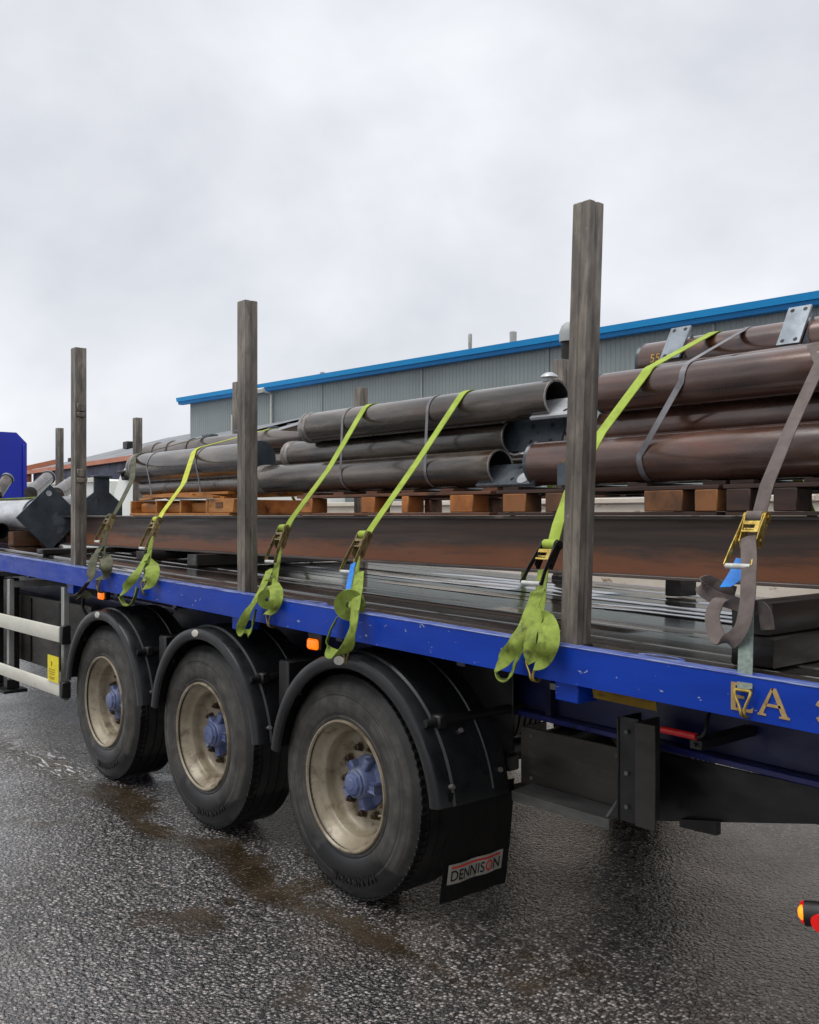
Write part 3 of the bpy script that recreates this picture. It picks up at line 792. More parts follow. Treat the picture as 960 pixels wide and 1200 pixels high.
for i, (cx, cz) in enumerate(GC):
    guard(cx, cz, .648 if i == 0 else .628, i == 0)
for x in (-4.345, -5.735):       # black hanger brackets in the gaps
    m = MB(); m.box(x - .045, x + .045, 2.83, 3.25, .66, 1.06, .01)
    T('guard_hanger', m, M['black'], sh=False)
# mudflap behind the last wheel, printed label
m = MB()
rows = []
for k in range(13):
    z = .66 - k * .04
    x = -3.0 - .06 * (k / 12) ** 1.3
    rows.append([V((x + .006 * math.sin(y * 40) * (k / 12), y, z)) for y in [2.775 + .39 * j / 12 for j in range(13)]])
mm = MB(); mm.grid(rows)
bmesh.ops.solidify(mm.bm, geom=mm.bm.faces[:], thickness=.008)
FLAP = T('mudflap', mm, M['flap'], sh=False)
lab = [V((-3.042, 2.795, .347)), V((-3.042, 3.10, .352)), V((-3.055, 3.10, .262)), V((-3.055, 2.795, .258))]
def on_flap(u, v, off):   # u 0..1 along y, v 0..1 up
    z = .262 + v * .088
    k = (.66 - z) / .04
    y = 2.797 + u * .325
    return V((-3.0 - .06 * (k / 12) ** 1.3 + .006 * math.sin(y * 40) * (k / 12) + off, y, z))
m = MB(); m.grid([[on_flap(u / 10, v / 3, .0085 + .002) for u in range(11)] for v in range(4)])
bmesh.ops.solidify(m.bm, geom=m.bm.faces[:], thickness=.001)
LB = obj('label_plate', m, M['white_label'], FLAP, smooth=False)
def flap_text(body, u0, u1, v0, v1, mat, name):
    m = text_mb(body, 1, .0, 1.0, .012)
    xs = [v.co.x for v in m.bm.verts]; ys = [v.co.y for v in m.bm.verts]
    for v in m.bm.verts:
        u = u0 + (u1 - u0) * (v.co.x - min(xs)) / (max(xs) - min(xs)); q = v0 + (v1 - v0) * (v.co.y - min(ys)) / (max(ys) - min(ys))
        v.co = on_flap(u, q, .0125)
    obj(name, m, mat, FLAP, smooth=False)
flap_text('DENNIS', .05, .645, .14, .68, M['ink'], 'lettering')
flap_text('O', .66, .80, .14, .68, M['red_ink'], 'lettering')
flap_text('N', .82, .95, .14, .68, M['ink'], 'lettering')
m = MB(); m.grid([[on_flap(u / 10 * .90 + .05, v, .0125) for u in range(11)] for v in (.78, .88)])
obj('label_stripe', m, M['red_ink'], FLAP, smooth=False)

# ---- underframe box, brackets, skirt, handle
m = MB()
m.box(-3.07, -2.45, 3.28, 3.295, .60, .862, .003); m.box(-3.07, -3.055, 3.295, 3.44, .60, .862); m.box(-3.07, -2.45, 3.15, 3.28, .598, .606)
TB = T('underframe_box', m, M['box_steel'], sh=False)
m = MB(); m.grid([[V((x, 3.135, .570)), V((x, 3.132, .612)), V((x, 3.26, .622)), V((x, 3.26, .615)), V((x, 3.14, .603)), V((x, 3.141, .570))] for x in (-2.985, -2.8, -2.6, -2.455)], closed=True, caps=True)
obj('lip', m, M['lip'], TB, smooth=False)
m = MB(); m.tube([(-2.43, 3.25, .855), (-2.432, 3.22, .78), (-2.435, 3.18, .70), (-2.47, 3.14, .617)], .006, 6)
obj('edge_wire', m, M['lip'], TB)
for x, z in ((-3.0, .64), (-3.0, .83), (-2.52, .83)):
    q = MB(); q.cyl((x, 3.282, z), (x, 3.272, z), .009, 8); obj('bolt', q, M['lip'], TB)
m = MB(); m.box(-2.40, -2.39, 3.11, 3.26, .63, 1.03, .002); m.box(-2.39, -2.30, 3.116, 3.124, .63, 1.035)
T('bracket_back', m, M['black'], sh=False)
m = MB(); m.box(-2.298, -2.205, 3.09, 3.098, .632, 1.03, .002); m.box(-2.298, -2.29, 3.098, 3.24, .632, 1.03)
BR = T('bracket_channel', m, M['bracket'], sh=False)
for z in (.69, .82, .98):
    q = MB(); q.cyl((-2.35, 3.116, z), (-2.35, 3.104, z), .009, 8); obj('bolt', q, M['lip'], BR)
m = MB(); m.prism([(-2.39, .872), (-1.69, .868), (-1.69, .741), (-2.39, .586)], 3.305, 3.32); m.prism([(-2.22, .64), (-2.06, .67), (-2.06, .615), (-2.22, .61)], 3.27, 3.302); m.box(-1.69, -1.677, 3.305, 3.44, .741, .868)
T('rear_skirt', m, M['black'], sh=False, smooth=False)
m = MB(); m.box(-3.7, -3.10, 3.26, 3.275, .74, 1.2, .003)
T('side_plate', m, M['black'], sh=False)
m = MB(); m.cyl((-2.075, 2.95, 1.058), (-1.935, 2.95, 1.056), .0125, 14)
HN = T('release_handle', m, M['red'], sh=False)
m = MB(); m.tube([(-1.935, 2.95, 1.056), (-1.915, 2.95, 1.060), (-1.905, 2.96, 1.085), (-1.912, 3.0, 1.14), (-1.912, 3.1, 1.16)], .006, 8)
obj('handle_rod', m, M['dark_steel'], HN)
m = MB(); m.box(-1.99, -1.94, 2.99, 3.35, 1.0, 1.035, .003); m.cyl((-1.965, 2.985, 1.018), (-1.965, 2.975, 1.018), .008, 8)
T('handle_bracket', m, M['black'], sh=False)
m = MB(); m.grid([[V((-2.262, 2.79, 1.206)), V((-1.99, 2.79, 1.200))], [V((-2.262, 2.80, 1.162)), V((-1.99, 2.80, 1.155))]])
bmesh.ops.solidify(m.bm, geom=m.bm.faces[:], thickness=.003)
T('reflector_plate', m, M['yellow_dim'], sh=False, smooth=False)
m = MB(); m.box(-2.45, -2.415, 2.775, 2.79, 1.17, 1.195, .002)
T('cable_clip', m, M['lip'], sh=False)

# ---- side guard at the left
SGX = -7.165
for z0, z1 in ((.884, .998), (.487, .583)):
    m = MB(); m.box(-11.5, SGX, 2.715, 2.74, z0, z1, .006, seg=2)
    T('side_guard_rail', m, M['alu'], sh=False)
    m = MB(); m.box(SGX + .001, SGX + .05, 2.722, 2.79, z0 - .012, z1 + .012, .006)
    T('rail_end_cap', m, M['black'], sh=False)
for x in (-7.225, -8.42, -9.9):
    m = MB(); m.box(x, x + .055, 2.755, 2.80, .45, 1.29, .004); m.box(x, x + .055, 2.80, 3.35, 1.22, 1.27)
    T('side_guard_upright', m, M['alu_grey'], sh=False)
st = [at(52, 763, 2.712), at(71.5, 769, 2.712), at(71, 801.5, 2.712), at(52, 797, 2.712)]
x0, x1 = -7.365, -7.15
m = MB(); m.box(x0, x1, 2.7085, 2.7115, .585, .778)
STK = T('warning_sticker', m, M['yellow'], sh=False, smooth=False)
m = MB()
m.prism([(x0 + .077, .735), (x0 + .092, .735), (x0 + .09, .722), (x0 + .098, .722), (x0 + .08, .698), (x0 + .084, .712), (x0 + .074, .712)], 2.7045, 2.7083)
for z, a, b in ((.672, .03, .14), (.655, .025, .145), (.638, .03, .14), (.615, .025, .145), (.604, .04, .13)):
    m.box(x0 + a, x0 + b, 2.7065, 2.7083, z, z + .006)
obj('sticker_print', m, M['yellow_dim'], STK, smooth=False)

m = MB(); m.box(-10.9, -7.55, 3.12, 3.20, .50, 1.10, .006)
LK = T('equipment_locker', m, M['box_steel'], sh=False)
for x in (-8.9, -8.2):
    q = MB(); q.box(x, x + .04, 3.105, 3.119, .52, 1.08, .003); obj('rib', q, M['black'], LK)
for x in (-9.6, -9.2):
    m = MB(); m.box(x, x + .11, 2.98, 3.09, .25, 1.25, .008); m.box(x - .06, x + .17, 2.93, 3.14, .22, .25, .004)
    T('landing_leg', m, M['black'], sh=False)
# ---- side marker lamps below the rail
for x, z in ((-6.615, 1.26), (-4.035, 1.178)):
    m = MB(); m.box(x - .045, x + .045, 2.795, 2.815, z - .026, z + .026, .012, seg=3)
    lp = T('marker_lamp', m, M['amber'], sh=False)
    q = MB(); q.box(x - .06, x + .06, 2.815, 2.85, z - .03, z + .09, .006)
    obj('lamp_bracket', q, M['black'], lp)
m = MB(); m.box(-4.235, -4.185, 2.90, 2.915, 1.135, 1.155, .006)
T('marker_reflector', m, M['red_lens'], sh=False)
m = MB(); m.box(-7.70, -7.61, 3.288, 3.298, 1.20, 1.222, .003)
T('marker_reflector', m, M['red_lens'], sh=False)
# air line hanging under the deck
m = MB(); m.tube([(-7.35, 3.0, 1.25), (-7.3, 2.95, 1.13), (-7.22, 2.98, 1.05), (-7.05, 3.1, 1.02), (-6.9, 3.2, 1.1)], .012, 8)
T('air_line', m, M['black'], sh=False)
for dy in (0, .03):
    m = MB(); m.box(-8.2, -6.5, 3.28 + dy, 3.30 + dy, .985 + dy, 1.0 + dy)
    T('brake_pipe', m, M['navy_flange'], smooth=False)
# rear lamp on a rubber arm
m = MB()
m.tube([(-1.42, 2.74, .665), (-1.34, 2.755, .675), (-1.22, 2.80, .695), (-1.08, 2.86, .72), (-.9, 2.95, .75)], .022, 10)
ARM = T('lamp_arm', m, M['flap'], sh=False)
p = V((-1.435, 2.735, .660))
q = MB(); q.cyl(p + V((.06, .02, .006)), p + V((.005, 0, 0)), .036, 16); obj('lamp_body', q, M['black'], ARM)
LR = Matrix.Translation(p) @ Matrix.Rotation(math.radians(38), 4, 'Z')
q = MB(); q.lathe([(-.016, .001), (-.014, .012), (-.008, .020), (-.001, .022)], 'X', 20); q.xf(LR); obj('amber_lens', q, M['amber_hot'], ARM)
q = MB(); q.lathe([(-.002, .0215), (-.006, .029), (.002, .034), (.02, .034)], 'X', 22); q.xf(LR); q.cyl(p + V((.06, -.032, -.006)), p + V((.064, .0, -.004)), .024, 14); q.cyl(p + V((.08, .012, .006)), p + V((.16, .03, .014)), .026, 14); obj('red_lens', q, M['red_lens'], ARM)
m = MB(); m.box(-.95, -.80, 2.75, 5.2, .62, .78, .01); m.box(-.93, -.85, 3.3, 3.4, .78, .90)
T('rear_bumper', m, M['black'], sh=False)

# ---- headboard at the far end
m = MB()
m.prism([(2.78, 1.62), (2.78, 2.87), (2.91, 3.02), (4.88, 3.02), (5.03, 2.87), (5.03, 1.62)], XF + .02, XF + .10, 'X')
HB = obj('headboard', m, M['cobalt'], TR, smooth=False)
for y in (2.80, 3.5, 4.25, 4.97):
    q = MB(); q.box(XF + .10, XF + .13, y, y + .04, 1.63, 2.85, .004); obj('stiffener', q, M['cobalt'], HB)

# ---- gold letters on the rail
def letter(poly_list):
    m = MB()
    for poly in poly_list: m.prism(poly, 2.7365, 2.7395)
    m.shear()
    return obj('letter', m, M['gold'], RAIL, smooth=False)
def off(polys, x, z, sx=1, sz=1): return [[(x + a * sx, z + b * sz) for a, b in p] for p in polys]
Hl = .086
zl = 1.2115
letter(off([[(0, 0), (.016, 0), (.016, 1), (0, 1)], [(.016, .0), (.072, .0), (.076, .2), (.062, .1), (.016, .1)], [(.016, .9), (.060, .9), (.072, .80), (.074, 1), (.016, 1)], [(.016, .45), (.045, .45), (.045, .55), (.016, .55)]], -1.672, zl, 1, Hl))
letter(off([[(.0, 0), (.028, 0), (.026, .06), (.018, .08), (.052, 1), (.044, 1), (.004, .08), (.0, .06)],
            [(.044, 1), (.060, 1), (.096, .09), (.104, .06), (.104, 0), (.070, 0), (.070, .06), (.078, .09)],
            [(.026, .34), (.076, .34), (.073, .44), (.028, .44)]], -1.582, zl, 1, Hl))
arc = lambda a0, a1, r0, r1: [(r0 * math.cos(math.radians(a0 + (a1 - a0) * k / 10)), r0 * math.sin(math.radians(a0 + (a1 - a0) * k / 10))) for k in range(11)] + \
                             [(r1 * math.cos(math.radians(a1 + (a0 - a1) * k / 10)), r1 * math.sin(math.radians(a1 + (a0 - a1) * k / 10))) for k in range(11)]
letter(off([arc(40, 160, .046, .032), arc(205, 320, .046, .032)], -1.356, zl + .043, 1, 1))

# ---------------------------------------------------------------- stake posts
posts = [(-2.372, 2.83, 1.335, 2.962, .039, 'tall weathered steel stake post rising in front of the pipes at the right'),
         (-4.70, 2.83, 1.385, 3.0, .040, 'tall weathered steel stake post beside the left end of the dark pipe stack'),
         (-7.075, 2.83, 1.44, 3.05, .042, 'stake post with two latch lumps at the left end of the steel beam')]
fars = [(-4.42, 5.13, 1.40, 2.88, 'short stake post on the far side just left of the tallest near post'),
        (-6.66, 5.13, 1.44, 2.91, 'far-side stake post poking above the top dark pipe'),
        (-8.70, 5.13, 1.49, 3.17, 'thin far-side stake post mostly hidden behind the middle near post'),
        (-11.03, 5.13, 1.55, 2.985, 'far-side stake post standing before the white van'),
        (-13.50, 5.13, 1.60, 3.03, 'leftmost far-side stake post before the orange eaves')]
def post(x, y, z0, z1, h, label, lean=0.0, slots=False):
    root = empty('stake_post', (x, y, z0), label, 'post', 'stake posts along the trailer')
    m = MB()
    g = .010
    prof = [(-h, -h), (-g * .5, -h), (0, -h + .004), (g * .5, -h), (h, -h), (h, -g), (h - .006, -g * .5), (h - .006, g * .5), (h, g), (h, h), (-h, h)]
    zs = [0, (z1 - z0) * .33, (z1 - z0) * .66, z1 - z0 - .004, z1 - z0]
    rows = []
    for i, z in enumerate(zs):
        k = .93 if i == 4 else 1
        rows.append([V((a * k * 1.0 + lean * z, b * k, z)) for a, b in prof])
    m.grid(rows, closed=True, caps=True)
    obj('shaft', m, M['post'], root, local=True)
    m = MB(); m.box(-h - .008, h + .008, -h - .006, h + .006, -.03, .012, .003, Matrix.Identity(4))
    obj('foot_collar', m, M['deck_steel'], root, local=True)
    if slots:
        for z in (.62, 1.10):
            m = MB(); m.box(h - .004, h + .018, -h * .75, h * .6, z, z + .035, .004); m.box(h - .004, h + .012, -h * .75, h * .75, z + .04, z + .10, .006)
            obj('latch', m, M['post'], root, local=True)
    return root
for i, (x, y, z0, z1, h, lb) in enumerate(posts):
    post(x, y, z0, z1, h, lb, lean=(.038 if i == 0 else 0.0), slots=(i == 2))
for x, y, z0, z1, lb in fars: post(x, y, z0, z1, .042, lb)

# ---------------------------------------------------------------- beams and timbers under the load
def beam(name, x0, x1, y, z0, z1, label, mirror=False):
    root = empty(name, ((x0 + x1) / 2, y, z0), label, 'steel beam')
    hw = .085; tf = .016
    m = MB(); m.box(x0, x1, y + hw - .006, y + hw + .006, z0 + tf, z1 - tf, 0)
    obj('web', m, M['beam_web'], root, smooth=False)
    for za, zb in ((z0, z0 + tf), (z1 - tf, z1)):
        m = MB(); m.box(x0, x1, y, y + 2 * hw, za, zb, .003); obj('flange', m, M['flange'], root)
    m = MB()
    for s in (-1, 1):
        for e, x in ((0, x0),):
            m.box(x - .014, x - .001, y + hw + s * .045 - .04, y + hw + s * .045 + .04, z0 + .003, z1 - .003, .002)
    obj('end_plate', m, M['plate'], root)
    for zz in (.06, .15, .23):
        q = MB(); q.cyl((x0 + .06, y + hw - .006, z0 + zz), (x0 + .06, y + hw - .022, z0 + zz), .012, 8); obj('bolt', q, M['lip'], root)
    return root
beam('steel_beam', -9.70, 1.2, 3.68, 1.533, 1.817, 'long rusty I-beam lying along the near side under the pallets')
beam('steel_beam', -9.55, 1.2, 4.15, 1.533, 1.817, 'rusty I-beam lying right behind the near one under the pallets')

def timber(name, x0, x1, y0, y1, z0, z1, mat, label, cat='timber', group=None):
    m = MB(); m.box(x0, x1, y0, y1, z0, z1, .006, seg=2)
    for v in m.bm.verts: v.co += V((random.uniform(-.003, .003), random.uniform(-.003, .003), random.uniform(-.002, .002)))
    base = V(((x0 + x1) / 2, (y0 + y1) / 2, z0))
    o = obj(name, m, mat, None, loc=base)
    return tag(o, label, cat, group)
ztop = lambda x: 1.315 + zt(x)
timber('timber_bearer', -1.79, -1.64, 2.93, 5.05, ztop(-1.7) + .004, 1.425, M['dark_wood'], 'lower black timber bearer on the deck behind the grey strap')
timber('timber_bearer', -1.80, -1.66, 2.95, 5.0, 1.428, 1.531, M['dark_wood'], 'upper black timber bearer under the beam behind the grey strap')
timber('timber_bearer', -8.55, -8.40, 3.05, 5.05, ztop(-8.5) + .006, 1.531, M['dark_wood'], 'short black timber bearer under the left end of the beam')
timber('timber_bearer', -6.68, -6.53, 3.5, 5.0, ztop(-6.6) + .006, 1.531, M['dark_wood'], 'dark timber bearer in the shade under the beam left of the middle post')
timber('timber_bearer', -7.55, -7.40, 3.5, 5.0, ztop(-7.5) + .006, 1.531, M['dark_wood'], 'dark timber bearer in the shade under the beam below the yellow-green strap')
timber('timber_chock', -9.98, -9.84, 3.28, 3.60, ztop(-9.9) + .004, 1.66, M['brown_wood'], 'brown timber chock under the grey pipe with the square base plate')
timber('timber_chock', -3.30, -3.20, 4.72, 4.88, ztop(-3.2) + .006, 1.531, M['dark_wood'], 'small dark timber chock under the far beam')

# ---------------------------------------------------------------- pallets
def pallet(x0, x1, y0, y1, z0, label, blocks, mats, top_y=4, broken=False):
    root = empty('pallet', ((x0 + x1) / 2, (y0 + y1) / 2, z0), label, 'pallet')
    for k in range(3):
        y = y0 + (y1 - y0 - .1) * k / 2
        m = MB(); m.box(x0 + .01, x1 - .01, y, y + .1, z0 + .001, z0 + .018, .002); obj('bottom_board', m, mats[0], root)
    for (bx, bw) in blocks:
        for k in (0, 1):
            y = y0 + (y1 - y0 - .12) * k
            bx2 = bx if k == 0 else bx * 1.26 + .1
            if not x0 - .02 < bx2 < x1 - bw + .02: continue
            m = MB(); m.box(bx2, bx2 + bw, y - .004, y + .12, z0 + .019, z0 + .112, .004)
            obj('block', m, mats[1 if k == 0 else 0], root)
    for k in range(3):
        y = y0 + (y1 - y0 - .11) * k / 2
        m = MB(); m.box(x0, x1, y - .002, y + .11, z0 + .113, z0 + .131, .002); obj('stringer_board', m, mats[0], root)
    n = max(3, int((x1 - x0) / .27))
    for k in range(n):
        a = x0 + (x1 - x0 - .11) * k / (n - 1)
        m = MB(); m.box(a, a + .11, y0 + .05, y1, z0 + .132, z0 + .150, .002); obj('top_board', m, mats[0], root)
    return root
ZB = 1.818
pallet(-5.42, -3.62, 3.64, 4.84, ZB, 'brown pallet carrying the dark pipes between the middle and right posts', [(-5.37, .13), (-4.72, .13), (-4.34, .06), (-3.93, .18)], (M['old_wood'], M['block_wood']))
pallet(-3.58, -2.28, 3.64, 4.84, ZB, 'dark pallet under the reddish pipes behind the right post', [(-3.53, .16), (-3.24, .14), (-2.655, .20), (-2.395, .11)], (M['dark_pallet'], M['dark_block']))
pallet(-2.26, -.2, 3.64, 4.84, ZB, 'dark pallet under the reddish pipes behind the grey strap', [(-2.245, .11), (-2.035, .10), (-1.35, .14), (-.6, .2)], (M['dark_pallet'], M['dark_pallet']))
# frame of fresh orange timber under the left bundle
root = empty('timber_packing_frame', (-7.1, 4.1, ZB), 'fresh orange timber packing frame under the left bundle of pipes', 'packing frame')
m = MB(); m.box(-7.98, -6.30, 3.64, 4.8, ZB + .001, ZB + .02, .002); obj('base_board', m, M['orange_wood'], root)
for x, wd in ((-7.98, .025), (-7.50, .025), (-7.08, .025), (-6.66, .03)):
    m = MB(); m.box(x, x + wd, 3.645, 4.7, ZB + .021, ZB + .125, .003); obj('divider', m, M['orange_wood'], root)
for x0, x1 in ((-7.94, -7.52), (-7.46, -7.10), (-7.04, -6.68)):
    m = MB(); m.box(x0, x1, 3.72, 3.84, ZB + .021, ZB + .105, .02, seg=2); obj('packing_block', m, M['orange_wood'], root)
m = MB(); m.box(-6.62, -6.25, 3.645, 3.80, ZB + .021, ZB + .125, .005); obj('end_block', m, M['orange_wood'], root)
m = MB(); m.box(-6.50, -6.40, 3.640, 3.6445, ZB + .06, ZB + .10); obj('stamp', m, M['old_wood'], root)
for i, (xa, xb, za, zb, y) in enumerate(((-7.85, -6.42, .158, .163, 3.70), (-7.84, -6.9, .128, .150, 3.66), (-7.6, -6.52, .150, .128, 3.63), (-7.0, -6.46, .163, .122, 3.69))):
    m = MB()
    m.grid([[V((x, y + a, ZB + z + b)) for a, b in ((0, 0), (0, .018), (.07, .018), (.07, 0))] for x, z in ((xa, za), ((xa + xb) / 2, (za + zb) / 2 + .006), (xb, zb))], closed=True, caps=True)
    obj('loose_slat', m, M['orange_wood'], root)

# ---------------------------------------------------------------- pipes
def pipe(name, x0, x1, y, z, r, mat, label, cat='pipe', left='open', right='open', n=40, t=.010, tilt=0.0):
    root = empty(name, ((x0 + x1) / 2, y, z - r), label, cat)
    m = MB(); o = V((0, y, z))
    m.lathe([(x0, r - t), (x0, r - .002), (x0 + .002, r), (x0 + (x1 - x0) * .33, r), (x0 + (x1 - x0) * .66, r), (x1 - .002, r), (x1, r - .002), (x1, r - t)], 'X', n, o)
    obj('tube', m, mat, root)
    m = MB(); m.lathe([(x0 + .0005, r - t), (x1 - .0005, r - t)], 'X', n, o)
    obj('bore', m, M['inside'], root)
    for e, x, s in ((left, x0, 1), (right, x1, -1)):
        if e == 'plate':
            m = MB(); m.lathe([(x + s * .002, .001), (x + s * .002, r - .004), (x - s * .014, r + .004), (x - s * .014, .001)], 'X', n, o)
            obj('end_plate', m, M['plate'], root)
        elif e == 'collar':
            m = MB(); m.lathe([(x - s * .004, r - t), (x - s * .004, r + .006), (x + s * .022, r + .007), (x + s * .026, r + .001), (x + s * .05, r + .001), (x + s * .054, r + .006), (x + s * .066, r + .006), (x + s * .07, r - .001)], 'X', n, o)
            obj('end_collar', m, M['cut'], root)
        elif e == 'cut':
            m = MB(); m.lathe([(x - s * .001, r - t), (x - s * .0015, r + .0005), (x + s * .004, r + .0008)], 'X', n, o)
            obj('cut_edge', m, M['cut'], root)
    return root

def plate(name, root, corners, th, mat, holes=()):
    """flat plate with real thickness through four (or more) corners"""
    P = [V(c) for c in corners]
    nrm = (P[1] - P[0]).cross(P[2] - P[1]).normalized() * th / 2
    m = MB(); m.grid([[p - nrm for p in P], [p + nrm for p in P]], closed=True, caps=True)
    o = obj(name, m, mat, root, smooth=False)
    return o
def holes(root, pts, nrm, r, mat):
    nrm = V(nrm).normalized()
    for p in pts:
        q = MB(); p = V(p); q.cyl(p - nrm * .007, p + nrm * .007, r, 12); obj('bolt_hole', q, mat, root)

R = .109
# left bundle
pipe('steel_pipe', -8.02, -6.06, 3.75, 2.228, .124, M['pipe'], 'dark pipe on top of the left bundle, crossed by the olive and yellow straps', left='collar', right='plate')
pipe('steel_pipe', -7.98, -6.20, 3.80, 2.060, .078, M['pipe'], 'thinner dark pipe below the top pipe of the left bundle, on orange timber', left='open', right='plate')
pipe('steel_pipe', -7.98, -6.20, 4.0, 2.075, .09, M['pipe'], 'dark pipe lying second from the front in the left bundle', left='open', right='plate')
p1 = pipe('steel_pipe', -9.25, -5.25, 4.6, 2.455, .095, M['pipe_grey'], 'pale grey pipe lying on the far side behind the left bundle')
p2 = pipe('steel_pipe', -9.1, -5.6, 4.36, 2.44, .085, M['pipe_grey'], 'pale grey pipe with dark clamps just behind the left bundle')
for x, w_ in ((-8.35, .16), (-7.75, .05), (-7.2, .05), (-6.9, .16), (-6.3, .05)):
    m = MB(); m.box(x, x + w_, 4.53, 4.62, 2.545, 2.585, .006); obj('clamp_lug', m, M['plate'], p1)
for x in (-8.9, -8.6, -8.2):
    m = MB(); m.lathe([(x, .084), (x, .094), (x + .03, .094), (x + .03, .084)], 'X', 28, (0, 4.36, 2.44)); obj('ring', m, M['pipe_grey'], p2)
m = MB(); m.prism([(-6.35, 2.47), (-5.6, 2.54), (-5.6, 2.56), (-6.35, 2.49)], 4.10, 4.28); obj('cleat_plate', m, M['pipe_white'], p2)
pipe('steel_pipe', -9.0, -5.6, 4.4, 2.26, .095, M['pipe'], 'dark pipe carrying the pale pipes behind the left bundle')
pipe('steel_pipe', -9.0, -5.6, 4.55, 2.075, .1, M['pipe'], 'dark lowest pipe behind the left bundle', left='plate')

RM = .097
# middle bundle
def splice(root, x, y, z, r, tilt, ln, mat, side=1):
    """flat splice plate welded into the open end, with holes"""
    ca, sa = math.cos(tilt), math.sin(tilt)
    a = V((0, ca, sa))
    c = V((x, y, z - .02))
    pl = plate('splice_plate', root, [c + V((-.12, 0, 0)) - a * r * .9, c + V((ln, 0, 0)) - a * r * .9, c + V((ln + .02, 0, 0)) + a * r * .8, c + V((-.12, 0, 0)) + a * r * .8], .014, mat)
    nv = V((0, -sa, ca))
    holes(root, [c + V((ln * f, 0, 0)) + a * r * g for f, g in ((.4, -.45), (.4, .45), (.8, -.45), (.8, .45))], nv, .014, M['inside'])
    return pl
q = pipe('steel_pipe', -6.0, -3.655, 3.75, 2.076, RM, M['pipe'], 'lowest dark pipe of the middle bundle, resting on the brown pallet', left='collar', right='cut')
splice(q, -3.655, 3.75, 2.055, RM, .75, .30, M['plate_light'])
m = MB(); m.lathe([(0, .001), (.003, .02), (.003, .042), (0, .045)], 'Z', 20, (0, 0, 0)); m.xf(Matrix.Translation((-3.45, 3.715, 2.016)) @ Matrix.Rotation(.75, 4, 'X')); obj('white_tag', m, M['pipe_white'], q)
q = pipe('steel_pipe', -5.80, -3.66, 3.86, 2.240, RM, M['pipe'], 'second dark pipe of the middle bundle, with an upright drilled plate at its end', left='collar', right='cut')
splice(q, -3.66, 3.86, 2.266, RM, 1.35, .34, M['plate'])
q = pipe('steel_pipe', -5.42, -3.26, 3.75, 2.404, RM, M['pipe'], 'uppermost dark pipe of the middle bundle, with a silver cap at its right end', left='collar', right='cut')
splice(q, -3.26, 3.75, 2.38, RM, .65, .22, M['pipe_white'])
m = MB(); m.lathe([(0, .001), (0, .018), (.022, .018), (.022, .045), (.032, .040), (.045, .018), (.048, .001)], 'Z', 18, (-3.33, 3.77, 2.499)); obj('lifting_cap', m, M['pipe_white'], q)
m = MB(); m.lathe([(-3.16, .05), (-3.16, .085), (-3.14, .088), (-3.14, .05)], 'X', 24, (0, 3.82, 2.335)); obj('end_flange', m, M['plate_light'], q)
q = pipe('steel_pipe', -5.9, -3.7, 4.08, 2.076, RM, M['pipe'], 'dark pipe hidden behind the lowest pipe of the middle bundle', left='plate')
q = pipe('steel_pipe', -5.5, -3.45, 4.08, 2.345, RM, M['pipe'], 'dark pipe behind the uppermost pipe of the middle bundle', left='plate', right='plate')
plate('cleat_plate', q, [(-5.86, 4.02, 2.20), (-5.86, 3.98, 2.46), (-5.50, 3.98, 2.46), (-5.50, 4.02, 2.20)], .014, M['plate'])
m = MB(); m.box(-5.80, -5.68, 3.90, 3.99, 2.40, 2.452, .004); obj('stub', m, M['pipe_white'], q)

# right bundle
REDS = []
q = pipe('steel_pipe', -3.375, 1.3, 3.75, 2.083, .112, M['pipe_red'], 'lowest reddish pipe at the right, chalked with a number, passing behind the right post', right='plate', left='plate', n=56)
REDS.append(q)
pipe('steel_pipe', -3.05, 1.3, 3.90, 2.245, R, M['pipe_red'], 'second reddish pipe, wedged between two thicker-looking ones at the right', n=56)
pipe('steel_pipe', -2.95, 1.3, 3.75, 2.402, .094, M['pipe_red'], 'third reddish pipe up at the right, crossed by the lime strap', n=56, left='plate')
pipe('steel_pipe', -2.93, 1.3, 4.08, 2.458, R, M['pipe_red'], 'reddish pipe showing as a thin line behind the third pipe at the right', n=56)
pipe('steel_pipe', -3.3, 1.3, 4.10, 2.085, R, M['pipe_red'], 'reddish pipe lying hidden behind the lowest pipe at the right', n=56)
pipe('steel_pipe', -3.1, 1.3, 4.28, 2.28, R, M['pipe_red'], 'reddish pipe deep inside the right bundle behind the second pipe', n=56)
top = pipe('steel_pipe', -3.10, 1.3, 4.3, 2.612, R, M['pipe_red'], 'topmost reddish pipe at the right, carrying two pale steel cleats', n=56, left='plate')
for (xa, wdt, ln) in ((-2.94, .115, .195), (-2.30, .11, .212)):
    b0 = V((xa, 4.16, 2.60)); up = V((0.02, .50, .86)).normalized()
    if ln > .2: b0 = V((xa, 4.14, 2.585))
    plate('cleat_plate', top, [b0, b0 + V((wdt, 0, 0)), b0 + V((wdt, 0, 0)) + up * ln, b0 + up * ln], .012, M['plate_light'])
    nv = V((0, -.86, .50))
    holes(top, [b0 + V((wdt * f, 0, 0)) + up * ln * g for f in (.22, .78) for g in (.10, .90)], nv, .010, M['inside'])
    plate('gusset', top, [b0 + V((wdt + .002, .02, 0)), b0 + V((wdt + .002, .02, 0)) + up * ln * .8, b0 + V((wdt + .03, .10, .06)), b0 + V((wdt + .03, .09, 0))], .008, M['plate'])
